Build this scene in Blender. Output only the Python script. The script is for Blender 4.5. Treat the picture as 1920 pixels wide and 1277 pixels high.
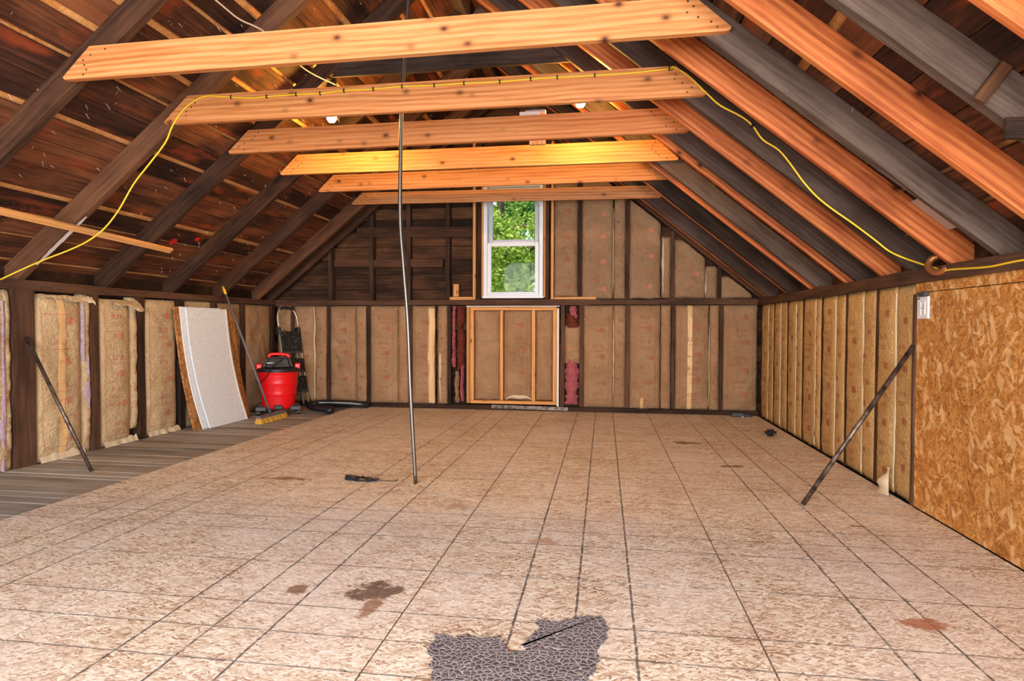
import bpy, bmesh, math, random
from mathutils import Vector, Matrix, noise
for o in list(bpy.data.objects): bpy.data.objects.remove(o, do_unlink=True)
scn = bpy.context.scene
C = scn.collection
R = math.radians
rnd = random.Random(7)

# ------------------------------------------------------------------ camera
cam = bpy.data.objects.new('camera', bpy.data.cameras.new('camera')); C.objects.link(cam)
FPX, YAW, PITCH, ROLL = 1148.94, 0.14899, -0.02381, 0.00278
cam.data.sensor_width = 36.0; cam.data.sensor_fit = 'HORIZONTAL'
cam.data.lens = FPX / 1920 * 36.0
f = Vector((-math.sin(YAW)*math.cos(PITCH), math.cos(YAW)*math.cos(PITCH), math.sin(PITCH)))
r = Vector((math.cos(YAW), math.sin(YAW), 0)); u = r.cross(f)
c_, s_ = math.cos(ROLL), math.sin(ROLL)
r2, u2 = c_*r + s_*u, -s_*r + c_*u
cam.matrix_world = Matrix(((r2.x, u2.x, -f.x, 0), (r2.y, u2.y, -f.y, 0), (r2.z, u2.z, -f.z, 1.1), (0, 0, 0, 1)))
cam.data.clip_start = 0.02; cam.data.clip_end = 300
scn.camera = cam

# ------------------------------------------------------------------ world, sun, daylight, exposure
w = bpy.data.worlds.new('sky'); scn.world = w; w.use_nodes = True
wn = w.node_tree; wn.nodes.clear()
wo = wn.nodes.new('ShaderNodeOutputWorld'); wb = wn.nodes.new('ShaderNodeBackground'); ws = wn.nodes.new('ShaderNodeTexSky')
ws.sky_type = 'NISHITA'; ws.sun_disc = False; ws.sun_elevation = R(48); ws.sun_rotation = R(200); ws.dust_density = 3.0
wb.inputs['Strength'].default_value = 0.40
wn.links.new(ws.outputs[0], wb.inputs[0]); wn.links.new(wb.outputs[0], wo.inputs[0])
sun = bpy.data.objects.new('sun', bpy.data.lights.new('sun', 'SUN')); C.objects.link(sun)
sun.data.energy = 3.2; sun.data.angle = R(1.5); sun.data.color = (1, .95, .86)
sun.rotation_euler = Vector((.45, .62, -.80)).to_track_quat('-Z', 'Y').to_euler()
def area(name, loc, target, sx, sy, power, col):
    L = bpy.data.lights.new(name, 'AREA'); L.shape = 'RECTANGLE'; L.size = sx; L.size_y = sy; L.energy = power; L.color = col
    o = bpy.data.objects.new(name, L); C.objects.link(o); o.location = loc
    o.rotation_euler = (Vector(target) - Vector(loc)).to_track_quat('-Z', 'Y').to_euler(); return o
# daylight through the wide loft-door opening in the gable behind the camera
area('daylight_loft_door', (-1.3, -2.5, 1.75), (-1.2, 4.0, 1.6), 3.4, 2.5, 600, (.97, .985, 1.0))
# added fill lamp at an unseen right-wall opening, brightening the left wall
area('added_side_fill', (1.86, -1.25, .85), (-3.5, 2.6, .5), 1.7, 1.0, 310, (.92, .965, 1.0))
vs = scn.view_settings
vs.view_transform = 'Standard'; vs.look = 'None'; vs.gamma = 1.0; vs.exposure = 0.0; vs.use_curve_mapping = False

# ------------------------------------------------------------------ room measures
XL, XR, YB, YF = -4.49, 1.884, 7.91, -2.6
XC = (XL + XR) / 2; S = .818; RZ = 4.044; TV = .194       # ridge underside height, roof slope, rafter depth (plumb)
ZP0, ZP1 = 1.37, 1.44
def und(x): return RZ - S * abs(x - XC)

# ------------------------------------------------------------------ node helper + materials
class NT:
    def __init__(s, name):
        s.m = bpy.data.materials.new(name); s.m.use_nodes = True; s.t = s.m.node_tree; s.t.nodes.clear()
        s.out = s.t.nodes.new('ShaderNodeOutputMaterial')
    def set(s, sock, v):
        if isinstance(v, bpy.types.NodeSocket): s.t.links.new(v, sock)
        elif hasattr(sock.default_value, '__len__') and isinstance(v, (int, float)): sock.default_value = [v]*len(sock.default_value)
        elif hasattr(sock.default_value, '__len__') and len(sock.default_value) == 4 and len(v) == 3: sock.default_value = (*v, 1)
        else: sock.default_value = v
    def n(s, t, props=None, **inp):
        nd = s.t.nodes.new('ShaderNode' + t)
        for k, v in (props or {}).items(): setattr(nd, k, v)
        for k, v in inp.items():
            k = k.replace('_', ' ')
            s.set(nd.inputs[int(k[1:])] if (k[0] == 'i' and k[1:].isdigit()) else nd.inputs[k], v)
        return nd
    def math(s, op, a, b=0.0, c=0.0):
        nd = s.t.nodes.new('ShaderNodeMath'); nd.operation = op
        s.set(nd.inputs[0], a); s.set(nd.inputs[1], b); s.set(nd.inputs[2], c); return nd.outputs[0]
    def vec(s, op, a, b=(0, 0, 0)):
        nd = s.t.nodes.new('ShaderNodeVectorMath'); nd.operation = op; s.set(nd.inputs[0], a); s.set(nd.inputs[1], b); return nd.outputs[0]
    def mix(s, fac, a, b, blend='MIX'):
        nd = s.t.nodes.new('ShaderNodeMix'); nd.data_type = 'RGBA'; nd.blend_type = blend
        s.set(nd.inputs[0], fac); s.set(nd.inputs[6], a); s.set(nd.inputs[7], b); return nd.outputs[2]
    def ramp(s, fac, stops, interp='LINEAR'):
        nd = s.t.nodes.new('ShaderNodeValToRGB'); cr = nd.color_ramp; cr.interpolation = interp
        while len(cr.elements) < len(stops): cr.elements.new(0.5)
        for e, (p, c) in zip(cr.elements, stops):
            e.position = p; e.color = (c, c, c, 1) if isinstance(c, (int, float)) else (*c[:3], 1)
        s.set(nd.inputs[0], fac); return nd.outputs[0]
    def coords(s, rand=True, kind='Object'):
        v = s.n('TexCoord').outputs[kind]
        if rand:
            oi = s.n('ObjectInfo').outputs['Random']
            v = s.vec('ADD', v, s.vec('SCALE', s.n('CombineXYZ', X=oi, Y=oi, Z=oi).outputs[0]) if False else s.scale(oi))
        return v
    def scale(s, val, k=(41.0, 17.3, 29.1)):
        return s.vec('MULTIPLY', s.n('CombineXYZ', X=val, Y=val, Z=val).outputs[0], k)
    def map(s, v, sc=(1, 1, 1), rot=(0, 0, 0), loc=(0, 0, 0)):
        return s.n('Mapping', Vector=v, Scale=sc, Rotation=rot, Location=loc).outputs[0]
    def noise(s, v, scale=5, detail=4, rough=.55, dist=0.0):
        return s.n('TexNoise', Vector=v, Scale=scale, Detail=detail, Roughness=rough, Distortion=dist).outputs[0]
    def bsdf(s, col, rough=.6, bump=None, bstr=.3, bdist=.01, metal=0.0, spec=.35, **kw):
        b = s.n('BsdfPrincipled'); s.set(b.inputs['Base Color'], col); s.set(b.inputs['Roughness'], rough); s.set(b.inputs['Metallic'], metal)
        s.set(b.inputs['Specular IOR Level'], spec)
        for k, v in kw.items(): s.set(b.inputs[k.replace('_', ' ')], v)
        if bump is not None:
            bp = s.n('Bump', Strength=bstr, Distance=bdist, Height=bump); s.t.links.new(bp.outputs[0], b.inputs['Normal'])
        s.t.links.new(b.outputs[0], s.out.inputs[0]); return s.m

def srgb(r, g, b):
    g_ = lambda x: (x/255/12.92) if x/255 <= .04045 else ((x/255+.055)/1.055)**2.4
    return (g_(r), g_(g), g_(b))

def plain(name, col, rough=.5, metal=0.0, spec=.4, bump=0.0, bscale=200):
    m = NT(name); v = m.coords(False)
    n = m.noise(v, 9, 3); c = m.mix(m.math('MULTIPLY', n, .5), col, tuple(x*.72 for x in col))
    return m.bsdf(c, rough, m.noise(v, bscale, 2) if bump else None, bump, .004, metal, spec)

def pine(name, light, mid, dark, knots=True, rough=.55, stain=None):
    m = NT(name); v = m.coords()
    g = m.noise(m.map(v, (1.1, 26, 26)), 1.6, 5, .6, .6)
    g2 = m.noise(m.map(v, (1.6, 110, 110)), 1.4, 3, .6, .3)
    g = m.math('ADD', m.math('MULTIPLY', g, .68), m.math('MULTIPLY', g2, .32))
    w_ = m.n('TexWave', {'wave_type': 'BANDS', 'bands_direction': 'Z', 'wave_profile': 'SIN'}, Vector=m.map(v, (.3, 1, 1)), Scale=9.0, Distortion=5.0, Detail=2.0, Detail_Scale=.5).outputs[1]
    col = m.ramp(m.math('ADD', m.math('MULTIPLY', g, .86), m.math('MULTIPLY', w_, .14)), [(.34, dark), (.47, mid), (.62, light)])
    col = m.mix(m.math('MULTIPLY', m.noise(m.map(v, (.5, 2, 2)), 2.2, 3), .55), col, mid)
    if stain:
        col = m.mix(m.ramp(m.noise(m.map(v, (.7, 2.2, 2.2)), 2.6, 4), [(.52, 0), (.75, .8)]), col, stain)
    if knots:
        sx = m.n('SeparateXYZ', Vector=v)
        kv = m.n('CombineXYZ', X=m.math('MULTIPLY', sx.outputs[0], 5.2), Y=m.math('MULTIPLY', sx.outputs[2], 8.0), Z=m.math('MULTIPLY', m.n('ObjectInfo').outputs['Random'], 9)).outputs[0]
        vo = m.n('TexVoronoi', {'feature': 'F1'}, Vector=kv, Scale=1.0, Randomness=.9)
        keep = m.math('GREATER_THAN', m.n('SeparateColor', Color=vo.outputs['Color']).outputs[0], .3)
        k = m.math('MULTIPLY', m.ramp(vo.outputs['Distance'], [(.05, 1), (.11, .55), (.2, .12), (.3, 0)]), keep)
        col = m.mix(k, col, tuple(x*.25 for x in dark))
    return m.bsdf(col, rough, g, .25, .004, spec=.3)

def oldwood(name, a, b, c, bumpk=.5, rough=.8, tint=None, spec=.2):
    m = NT(name); v = m.coords()
    g = m.noise(m.map(v, (1.3, 30, 30)), 1.8, 6, .65, .4)
    p = m.noise(m.map(v, (1.0, 3, 3)), 2.0, 4)
    rr = m.n('ObjectInfo').outputs['Random']
    fac = m.math('ADD', m.math('MULTIPLY', g, .55), m.math('ADD', m.math('MULTIPLY', p, .5), m.math('MULTIPLY', m.math('SUBTRACT', rr, .5), .28)))
    col = m.ramp(fac, [(.3, a), (.52, b), (.78, c)])
    if tint: col = m.mix(m.ramp(m.noise(m.map(v, (.8, 3, 3), loc=(9, 0, 0)), 2.4, 3), [(.56, 0), (.72, .85)]), col, tint)
    return m.bsdf(col, rough, g, bumpk, .006, spec=spec)

def osb(name, stops, plane='XY', rough=.6, floor=False, fs=(7.5, 34), bump=.25, pale=None):
    m = NT(name); v = m.coords(False)
    if plane == 'YZ':
        sx = m.n('SeparateXYZ', Vector=v); v = m.n('CombineXYZ', X=sx.outputs[1], Y=sx.outputs[2], Z=0.0).outputs[0]
    warp = m.n('TexNoise', Vector=v, Scale=9.0, Detail=2.0).outputs[1]
    vw = m.vec('ADD', v, m.vec('MULTIPLY', m.vec('SUBTRACT', warp, (.5, .5, .5)), (.06, .06, 0)))
    def flakes(ang, k, loc, sc=fs, warped=True):
        mp = m.n('Mapping', {'vector_type': 'TEXTURE'}, Vector=vw if warped else v, Rotation=(0, 0, R(ang)), Location=loc).outputs[0]
        vo = m.n('TexVoronoi', {'feature': 'F1', 'voronoi_dimensions': '2D'}, Vector=m.vec('MULTIPLY', mp, (sc[0]*k, sc[1]*k, 1)), Scale=1.0)
        return m.n('SeparateColor', Color=vo.outputs['Color'])
    angs = (6, -22, 34) if floor else (14, 72, -38)
    lay = [flakes(a, 1+.25*i, (3.1*i, 1.7*i, 0)).outputs[0] for i, a in enumerate(angs)]
    m1 = m.ramp(m.noise(v, 38, 2), [(.45, 0), (.5, 1)]); m2 = m.ramp(m.noise(m.map(v, loc=(5, 5, 5)), 44, 2), [(.5, 0), (.55, 1)])
    t = m.mix(m2, m.mix(m1, lay[0], lay[1]), lay[2])
    fine = m.noise(m.map(v, (9, 60, 1), (0, 0, R(10))), 3.5, 5, .65)
    blot = m.noise(v, 3.3, 4, .6)
    t2 = m.math('ADD', m.math('MULTIPLY', t, .42), m.math('ADD', m.math('MULTIPLY', fine, .42), m.math('MULTIPLY', blot, .22)))
    col = m.ramp(t2, stops)
    if pale:
        for ang, k, th_, loc in ((84, .75, .955, (1.3, .2, 0)), (70, 1.1, .94, (.4, 2.2, 0)), (-50, 1.2, .96, (4.4, 1.2, 0)), (20, 1.3, .95, (2.4, 7.2, 0))):
            fk = flakes(ang, k, loc, warped=False)
            col = m.mix(m.math('MULTIPLY', m.math('GREATER_THAN', fk.outputs[1], th_), .42), col, pale)
            col = m.mix(m.math('MULTIPLY', m.math('GREATER_THAN', fk.outputs[2], .965), .3), col, stops[0][1])
    if floor:
        big = m.noise(v, 1.1, 4); big2 = m.noise(m.map(v, loc=(7, 3, 0)), 2.7, 5, .65)
        col = m.mix(m.ramp(big, [(.42, 0), (.66, .5)]), col, srgb(230, 214, 204))            # plaster dust
        col = m.mix(m.ramp(big2, [(.52, 0), (.76, .35)]), col, srgb(172, 132, 104))           # foot dirt
        xyz = m.n('SeparateXYZ', Vector=v)
        br = m.noise(v, 26, 3)
        def lines(sock, x0, P, offs, wd):
            acc = None
            jit = m.math('MULTIPLY', m.math('SUBTRACT', m.noise(v, 14, 2), .5), .008)
            for o_ in offs:
                d = m.math('ABSOLUTE', m.math('ADD', m.math('WRAP', m.math('SUBTRACT', sock, x0 + o_), P/2, -P/2), jit))
                l = m.math('LESS_THAN', d, wd); acc = l if acc is None else m.math('MAXIMUM', acc, l)
            return acc
        lx = lines(xyz.outputs[0], -2.06, 1.305, (.43, .655, .87), .0048)
        ly = lines(xyz.outputs[1], 2.03, 1.227, (-.205, 0, .205, .61), .0042)
        ln = m.math('MAXIMUM', m.math('MULTIPLY', lx, .92), m.math('MULTIPLY', ly, .75))
        ln = m.math('MULTIPLY', ln, m.ramp(br, [(.3, .35), (.55, 1)]))
        col = m.mix(ln, col, srgb(78, 74, 72))
        # brown spill marks with shapes of their own
        for (cx, cy, sx_, sy_, th, cc) in ((-.93, 2.40, .17, .13, .62, (92, 62, 44)), (-.90, 2.27, .05, .12, .6, (150, 108, 80)), (-1.25, 2.37, .06, .08, .62, (128, 92, 66)), (-2.24, 4.09, .22, .07, .66, (140, 104, 76)), (.77, 5.95, .2, .1, .62, (110, 82, 56)), (1.0, 5.0, .15, .06, .62, (120, 88, 62)), (-.9, 3.6, .3, .14, .3, (186, 152, 124)), (-.3, 3.1, .2, .1, .35, (190, 150, 120)), (1.18, 2.45, .12, .07, .68, (170, 104, 70)), (1.4, 3.6, .06, .03, .6, (120, 80, 56))):
            d = m.vec('MULTIPLY', m.vec('SUBTRACT', v, (cx, cy, 0)), (1/sx_, 1/sy_, 0))
            ln_ = m.n('VectorMath', {'operation': 'LENGTH'}); m.set(ln_.inputs[0], d)
            rad = m.math('ADD', ln_.outputs['Value'], m.math('MULTIPLY', m.math('SUBTRACT', m.noise(v, 13, 5, .7), .5), 2.6))
            col = m.mix(m.ramp(rad, [(th-.12, .85), (th+.16, 0)]), col, srgb(*cc))
    return m.bsdf(col, rough, m.math('ADD', t, m.math('MULTIPLY', fine, .6)), bump, .004, spec=.35)

MAT = {}
MAT['pine_tie'] = pine('pale_pine', srgb(206, 148, 96), srgb(190, 120, 66), srgb(152, 84, 40))
MAT['pine_rafter'] = pine('orange_pine', srgb(200, 122, 68), srgb(166, 86, 42), srgb(108, 46, 18), stain=srgb(112, 44, 17))
MAT['pine_frame'] = pine('frame_pine', srgb(222, 164, 96), srgb(206, 140, 74), srgb(160, 96, 44), rough=.6)
MAT['pine_strip'] = pine('strip_pine', srgb(232, 176, 112), srgb(222, 158, 92), srgb(190, 122, 66), knots=False)
MAT['old_rafter'] = oldwood('old_dark_rafter', srgb(30, 21, 16), srgb(66, 50, 42), srgb(100, 84, 74))
MAT['old_rafter_left'] = oldwood('old_brown_rafter', srgb(34, 20, 13), srgb(76, 48, 32), srgb(114, 74, 50))
MAT['old_stud'] = oldwood('old_dark_stud', srgb(30, 19, 13), srgb(66, 44, 31), srgb(100, 70, 52))
MAT['roof_board'] = oldwood('roof_board_wood', srgb(22, 13, 9), srgb(66, 38, 25), srgb(132, 80, 50), tint=srgb(136, 62, 32))
MAT['gable_board'] = oldwood('gable_board_wood', srgb(20, 12, 8), srgb(52, 32, 19), srgb(104, 68, 42))
MAT['shingle'] = oldwood('shingle_wood', srgb(130, 70, 32), srgb(204, 130, 70), srgb(232, 176, 112))
MAT['floor_board'] = oldwood('grey_floor_board', srgb(112, 102, 94), srgb(150, 140, 130), srgb(178, 168, 158), rough=.65, tint=srgb(176, 146, 112))
MAT['subfloor'] = plain('subfloor_dark', srgb(34, 30, 28), .9)
MAT['osb_floor'] = osb('osb_floor', [(.33, srgb(150, 112, 86)), (.43, srgb(196, 166, 138)), (.54, srgb(220, 198, 174)), (.7, srgb(242, 228, 210))], 'XY', .5, True, (17, 95), .3)
MAT['osb_wall'] = osb('osb_wall', [(.22, srgb(124, 72, 28)), (.42, srgb(172, 110, 50)), (.6, srgb(194, 132, 66)), (.82, srgb(216, 164, 98))], 'YZ', .55, False, (15, 40), .3, srgb(240, 198, 140))
MAT['osb_scrap'] = osb('osb_scrap', [(.25, srgb(100, 58, 24)), (.5, srgb(160, 104, 52)), (.8, srgb(200, 148, 88))], 'YZ', .6, False, (15, 36))
def kraft(name, a, b):
    m = NT(name); v = m.coords()
    n1 = m.noise(v, 3.2, 4); n2 = m.noise(m.map(v, (1, 1, 1), (0, 0, R(35))), 26, 5, .65, 1.2); n3 = m.noise(m.map(v, (4, 4, 14)), 7, 3)
    col = m.ramp(m.math('ADD', m.math('MULTIPLY', n1, .6), m.math('MULTIPLY', n2, .4)), [(.3, b), (.7, a)])
    return m.bsdf(col, .62, m.math('ADD', n2, m.math('MULTIPLY', n3, 1.1)), .75, .03, spec=.25)
MAT['kraft'] = kraft('kraft_paper', srgb(184, 148, 112), srgb(150, 112, 80))
MAT['kraft_lit'] = kraft('kraft_paper_lit', srgb(214, 186, 146), srgb(186, 154, 116))  # left-wall kraft: the stronger light there put into a paler paper colour
MAT['kraft_tan'] = kraft('kraft_paper_tan', srgb(208, 168, 112), srgb(178, 136, 84))
MAT['tape'] = plain('tan_tape', srgb(218, 178, 126), .5)
MAT['print'] = plain('red_print', srgb(198, 122, 92), .7)
MAT['print_dim'] = plain('brown_print', srgb(158, 92, 62), .7)
MAT['paper_edge'] = plain('pale_paper_edge', srgb(206, 186, 156), .7)
def fluff(name, a, b):
    m = NT(name); v = m.coords(); n = m.noise(v, 34, 6, .75, 1.5)
    return m.bsdf(m.ramp(n, [(.3, b), (.65, a)]), .95, n, 1.0, .03, spec=.1)
MAT['pink'] = fluff('pink_fibre', srgb(226, 130, 136), srgb(160, 66, 74))
MAT['pale_pink'] = fluff('pale_pink_fibre', srgb(226, 200, 214), srgb(188, 150, 172))
MAT['brown_fluff'] = fluff('rusty_fibre', srgb(150, 74, 56), srgb(78, 36, 26))
MAT['white_vinyl'] = plain('white_vinyl', srgb(232, 232, 234), .35)
MAT['grey_vinyl'] = plain('grey_vinyl', srgb(186, 188, 194), .4)
g = NT('window_glass'); tr = g.n('BsdfTransparent'); gl = g.n('BsdfGlossy', Roughness=.02); mx = g.n('MixShader', Fac=.004)
g.t.links.new(tr.outputs[0], mx.inputs[1]); g.t.links.new(gl.outputs[0], mx.inputs[2]); g.t.links.new(mx.outputs[0], g.out.inputs[0]); MAT['glass'] = g.m
MAT['steel'] = NT('rusty_steel'); _v = MAT['steel'].coords(False); _n = MAT['steel'].noise(_v, 22, 5)
MAT['steel'] = MAT['steel'].bsdf(MAT['steel'].ramp(_n, [(.35, srgb(58, 48, 42)), (.65, srgb(122, 108, 98))]), .45, _n, .3, .003, .75)
MAT['bright_steel'] = plain('bright_steel', srgb(112, 106, 100), .38, .9)
MAT['aluminium'] = plain('ladder_aluminium', srgb(200, 186, 164), .4, .6)
MAT['copper'] = plain('brown_pipe', srgb(150, 92, 52), .35, .5)
MAT['yellow'] = plain('yellow_cable', srgb(232, 190, 44), .45)
MAT['yellow_plastic'] = plain('yellow_plastic', srgb(240, 180, 40), .4)
MAT['white_cable'] = plain('white_cable', srgb(214, 196, 176), .5)
MAT['black'] = plain('black_plastic', srgb(34, 34, 38), .38)
MAT['black_gloss'] = plain('black_hose_plastic', srgb(26, 28, 34), .28, spec=.6)
MAT['black_tread'] = NT('spotted_tread'); _m = MAT['black_tread']; _v = _m.coords(False); _s = _m.ramp(_m.noise(_v, 60, 3), [(.62, 0), (.68, 1)])
MAT['black_tread'] = _m.bsdf(_m.mix(_s, srgb(24, 22, 22), srgb(170, 162, 150)), .7)
MAT['dark_grey'] = plain('dark_grey_plastic', srgb(62, 64, 70), .45)
MAT['red'] = plain('red_plastic', srgb(226, 14, 22), .35, spec=.5)
MAT['bristle'] = plain('straw_bristle', srgb(206, 156, 62), .9, bump=1.0, bscale=160)
MAT['broom_pole'] = plain('grey_pole', srgb(104, 100, 104), .4)
def foam():
    m = NT('stippled_white_panel'); v = m.coords(False); n = m.noise(v, 85, 3, .6)
    return m.bsdf(m.ramp(n, [(.3, srgb(206, 208, 214)), (.6, srgb(236, 238, 242))]), .75, n, .8, .008, spec=.2)
MAT['foam'] = foam()
MAT['foam_edge'] = plain('panel_edge', srgb(222, 218, 210), .7)
MAT['tar'] = NT('cracked_tar'); _m = MAT['tar']; _v = _m.coords(False)
_w = _m.vec('ADD', _v, _m.vec('MULTIPLY', _m.vec('SUBTRACT', _m.n('TexNoise', Vector=_v, Scale=14.0, Detail=3.0).outputs[1], (.5, .5, .5)), (.06, .06, 0)))
_e = _m.n('TexVoronoi', {'feature': 'DISTANCE_TO_EDGE', 'voronoi_dimensions': '2D'}, Vector=_w, Scale=48.0).outputs['Distance']
_e2 = _m.n('TexVoronoi', {'feature': 'DISTANCE_TO_EDGE', 'voronoi_dimensions': '2D'}, Vector=_w, Scale=120.0).outputs['Distance']
_c = _m.mix(_m.ramp(_e2, [(.0, .6), (.09, 0)]), _m.mix(_m.noise(_v, 12, 3), srgb(44, 42, 48), srgb(122, 114, 120)), srgb(170, 156, 152))
MAT['tar'] = _m.bsdf(_m.mix(_m.ramp(_e, [(.02, .9), (.075, 0)]), _c, srgb(206, 192, 184)), .5, _e, .6, .01)
MAT['debris'] = plain('black_film', srgb(34, 38, 46), .35)
MAT['chalk'] = plain('white_paint_smear', srgb(214, 204, 196), .8)
MAT['scratch'] = plain('dark_lettering', srgb(34, 16, 10), .8)
MAT['red_paint'] = plain('red_spray_paint', srgb(206, 30, 22), .6)
MAT['grey_felt'] = plain('grey_membrane', srgb(176, 158, 148), .8)
MAT['brass'] = plain('metal_end', srgb(190, 186, 178), .3, .8)
e = NT('lit_bulb'); em = e.n('Emission', Color=(1, .54, .10), Strength=850.0); e.t.links.new(em.outputs[0], e.out.inputs[0]); MAT['bulb'] = e.m
def leafmat(name, a, b, c):
    m = NT(name); v = m.n('NewGeometry').outputs['Position']
    gi = m.n('NewGeometry').outputs['Random Per Island']
    col = m.ramp(m.math('ADD', m.math('MULTIPLY', gi, .7), m.math('MULTIPLY', m.noise(v, 1.5, 3), .4)), [(.2, a), (.5, b), (.85, c)])
    d = m.n('BsdfDiffuse', Color=col); t = m.n('BsdfTranslucent', Color=col); mx = m.n('MixShader', Fac=.45)
    m.t.links.new(d.outputs[0], mx.inputs[1]); m.t.links.new(t.outputs[0], mx.inputs[2]); m.t.links.new(mx.outputs[0], m.out.inputs[0]); return m.m
MAT['leaf_light'] = leafmat('light_leaf', srgb(84, 124, 40), srgb(150, 186, 70), srgb(206, 222, 120))
MAT['leaf_dark'] = leafmat('green_leaf', srgb(42, 92, 44), srgb(82, 142, 66), srgb(140, 190, 100))
MAT['bark'] = oldwood('bark', srgb(50, 42, 34), srgb(88, 76, 62), srgb(120, 106, 90))
MAT['grass'] = plain('lawn', srgb(88, 120, 50), .9)

# ------------------------------------------------------------------ mesh helpers
class MB:
    def __init__(s): s.v = []; s.f = []
    def add(s, vs, fs):
        k = len(s.v); s.v += [tuple(p) for p in vs]; s.f += [tuple(i + k for i in q) for q in fs]; return s
    def box(s, x0, x1, y0, y1, z0, z1):
        return s.add([(x, y, z) for x in (x0, x1) for y in (y0, y1) for z in (z0, z1)],
                     [(0, 1, 3, 2), (4, 6, 7, 5), (0, 4, 5, 1), (2, 3, 7, 6), (0, 2, 6, 4), (1, 5, 7, 3)])
    def cbox(s, x0, x1, y0, y1, z0, z1, b=.004):   # chamfered box
        bm = bmesh.new(); bmesh.ops.create_cube(bm, size=1)
        for q in bm.verts: q.co = Vector(((x0+x1)/2 + q.co.x*(x1-x0), (y0+y1)/2 + q.co.y*(y1-y0), (z0+z1)/2 + q.co.z*(z1-z0)))
        bmesh.ops.bevel(bm, geom=bm.edges[:], offset=b, segments=1, affect='EDGES')
        return s.bm(bm)
    def bm(s, bm, M=None):
        bm.verts.index_update()
        s.add([(M @ q.co if M else q.co) for q in bm.verts], [[q.index for q in p.verts] for p in bm.faces]); bm.free(); return s
    def tube(s, pts, r, n=10, caps=True, rib=0):
        pts = [Vector(p) for p in pts]; rings = []; prev = None
        for i, p in enumerate(pts):
            t = (pts[min(i+1, len(pts)-1)] - pts[max(i-1, 0)]).normalized()
            if prev is None:
                a = Vector((0, 0, 1)) if abs(t.z) < .9 else Vector((1, 0, 0)); prev = t.cross(a).normalized()
            prev = (prev - t * prev.dot(t)).normalized(); b = t.cross(prev)
            rr = r[i] if hasattr(r, '__len__') else r
            if rib and i % 2: rr *= (1 - rib)
            rings.append([p + (prev*math.cos(2*math.pi*k/n) + b*math.sin(2*math.pi*k/n))*rr for k in range(n)])
        vs = [q for rg in rings for q in rg]; fs = []
        for i in range(len(rings)-1):
            for k in range(n): fs.append((i*n+k, i*n+(k+1) % n, (i+1)*n+(k+1) % n, (i+1)*n+k))
        if caps: fs += [tuple(range(n))[::-1], tuple((len(rings)-1)*n + k for k in range(n))]
        return s.add(vs, fs)
    def lathe(s, prof, n=32, c=(0, 0, 0), cap=True):
        vs = [(c[0]+rr*math.cos(2*math.pi*k/n), c[1]+rr*math.sin(2*math.pi*k/n), c[2]+z) for rr, z in prof for k in range(n)]; fs = []
        for i in range(len(prof)-1):
            for k in range(n): fs.append((i*n+k, i*n+(k+1) % n, (i+1)*n+(k+1) % n, (i+1)*n+k))
        if cap: fs += [tuple(range(n))[::-1], tuple((len(prof)-1)*n+k for k in range(n))]
        return s.add(vs, fs)
    def prism(s, poly, axis, a0, a1):          # polygon extruded along an axis; poly gives the two other coordinates in order
        def P(p, a): return {'x': (a, p[0], p[1]), 'y': (p[0], a, p[1]), 'z': (p[0], p[1], a)}[axis]
        n = len(poly); vs = [P(p, a0) for p in poly] + [P(p, a1) for p in poly]
        fs = [tuple(range(n)), tuple(range(2*n-1, n-1, -1))] + [(i, i+n, (i+1) % n + n, (i+1) % n) for i in range(n)]
        return s.add(vs, fs)
    def build(s, name, mat, parent=None, smooth=False, fix=True):
        me = bpy.data.meshes.new(name); me.from_pydata(s.v, [], s.f); me.update()
        if fix:
            bm = bmesh.new(); bm.from_mesh(me); bmesh.ops.recalc_face_normals(bm, faces=bm.faces); bm.to_mesh(me); bm.free()
        if smooth:
            for p in me.polygons: p.use_smooth = True
        me.materials.append(MAT[mat] if isinstance(mat, str) else mat)
        return link(name, me, parent)
def link(name, me, parent=None):
    o = bpy.data.objects.new(name, me); C.objects.link(o)
    if parent: o.parent = parent
    return o
def tag(o, label, cat, group=None):
    o['label'] = label; o['category'] = cat
    if group: o['group'] = group
    return o
def struct(o): o['kind'] = 'structure'; return o
def thing(name, loc, label, cat, rz=0.0, group=None):
    o = bpy.data.objects.new(name, None); C.objects.link(o); o.location = loc; o.rotation_euler = (0, 0, rz); o.empty_display_size = .1
    return tag(o, label, cat, group)
def smooth_path(pts, sub=6):
    P = [Vector(p) for p in pts]; out = []
    for i in range(len(P)-1):
        p0, p1, p2, p3 = P[max(i-1, 0)], P[i], P[i+1], P[min(i+2, len(P)-1)]
        for k in range(sub):
            t = k/sub
            out.append(.5*((2*p1)+(p2-p0)*t+(2*p0-5*p1+4*p2-p3)*t*t+(3*p1-p0-3*p2+p3)*t**3))
    return out + [P[-1]]
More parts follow.
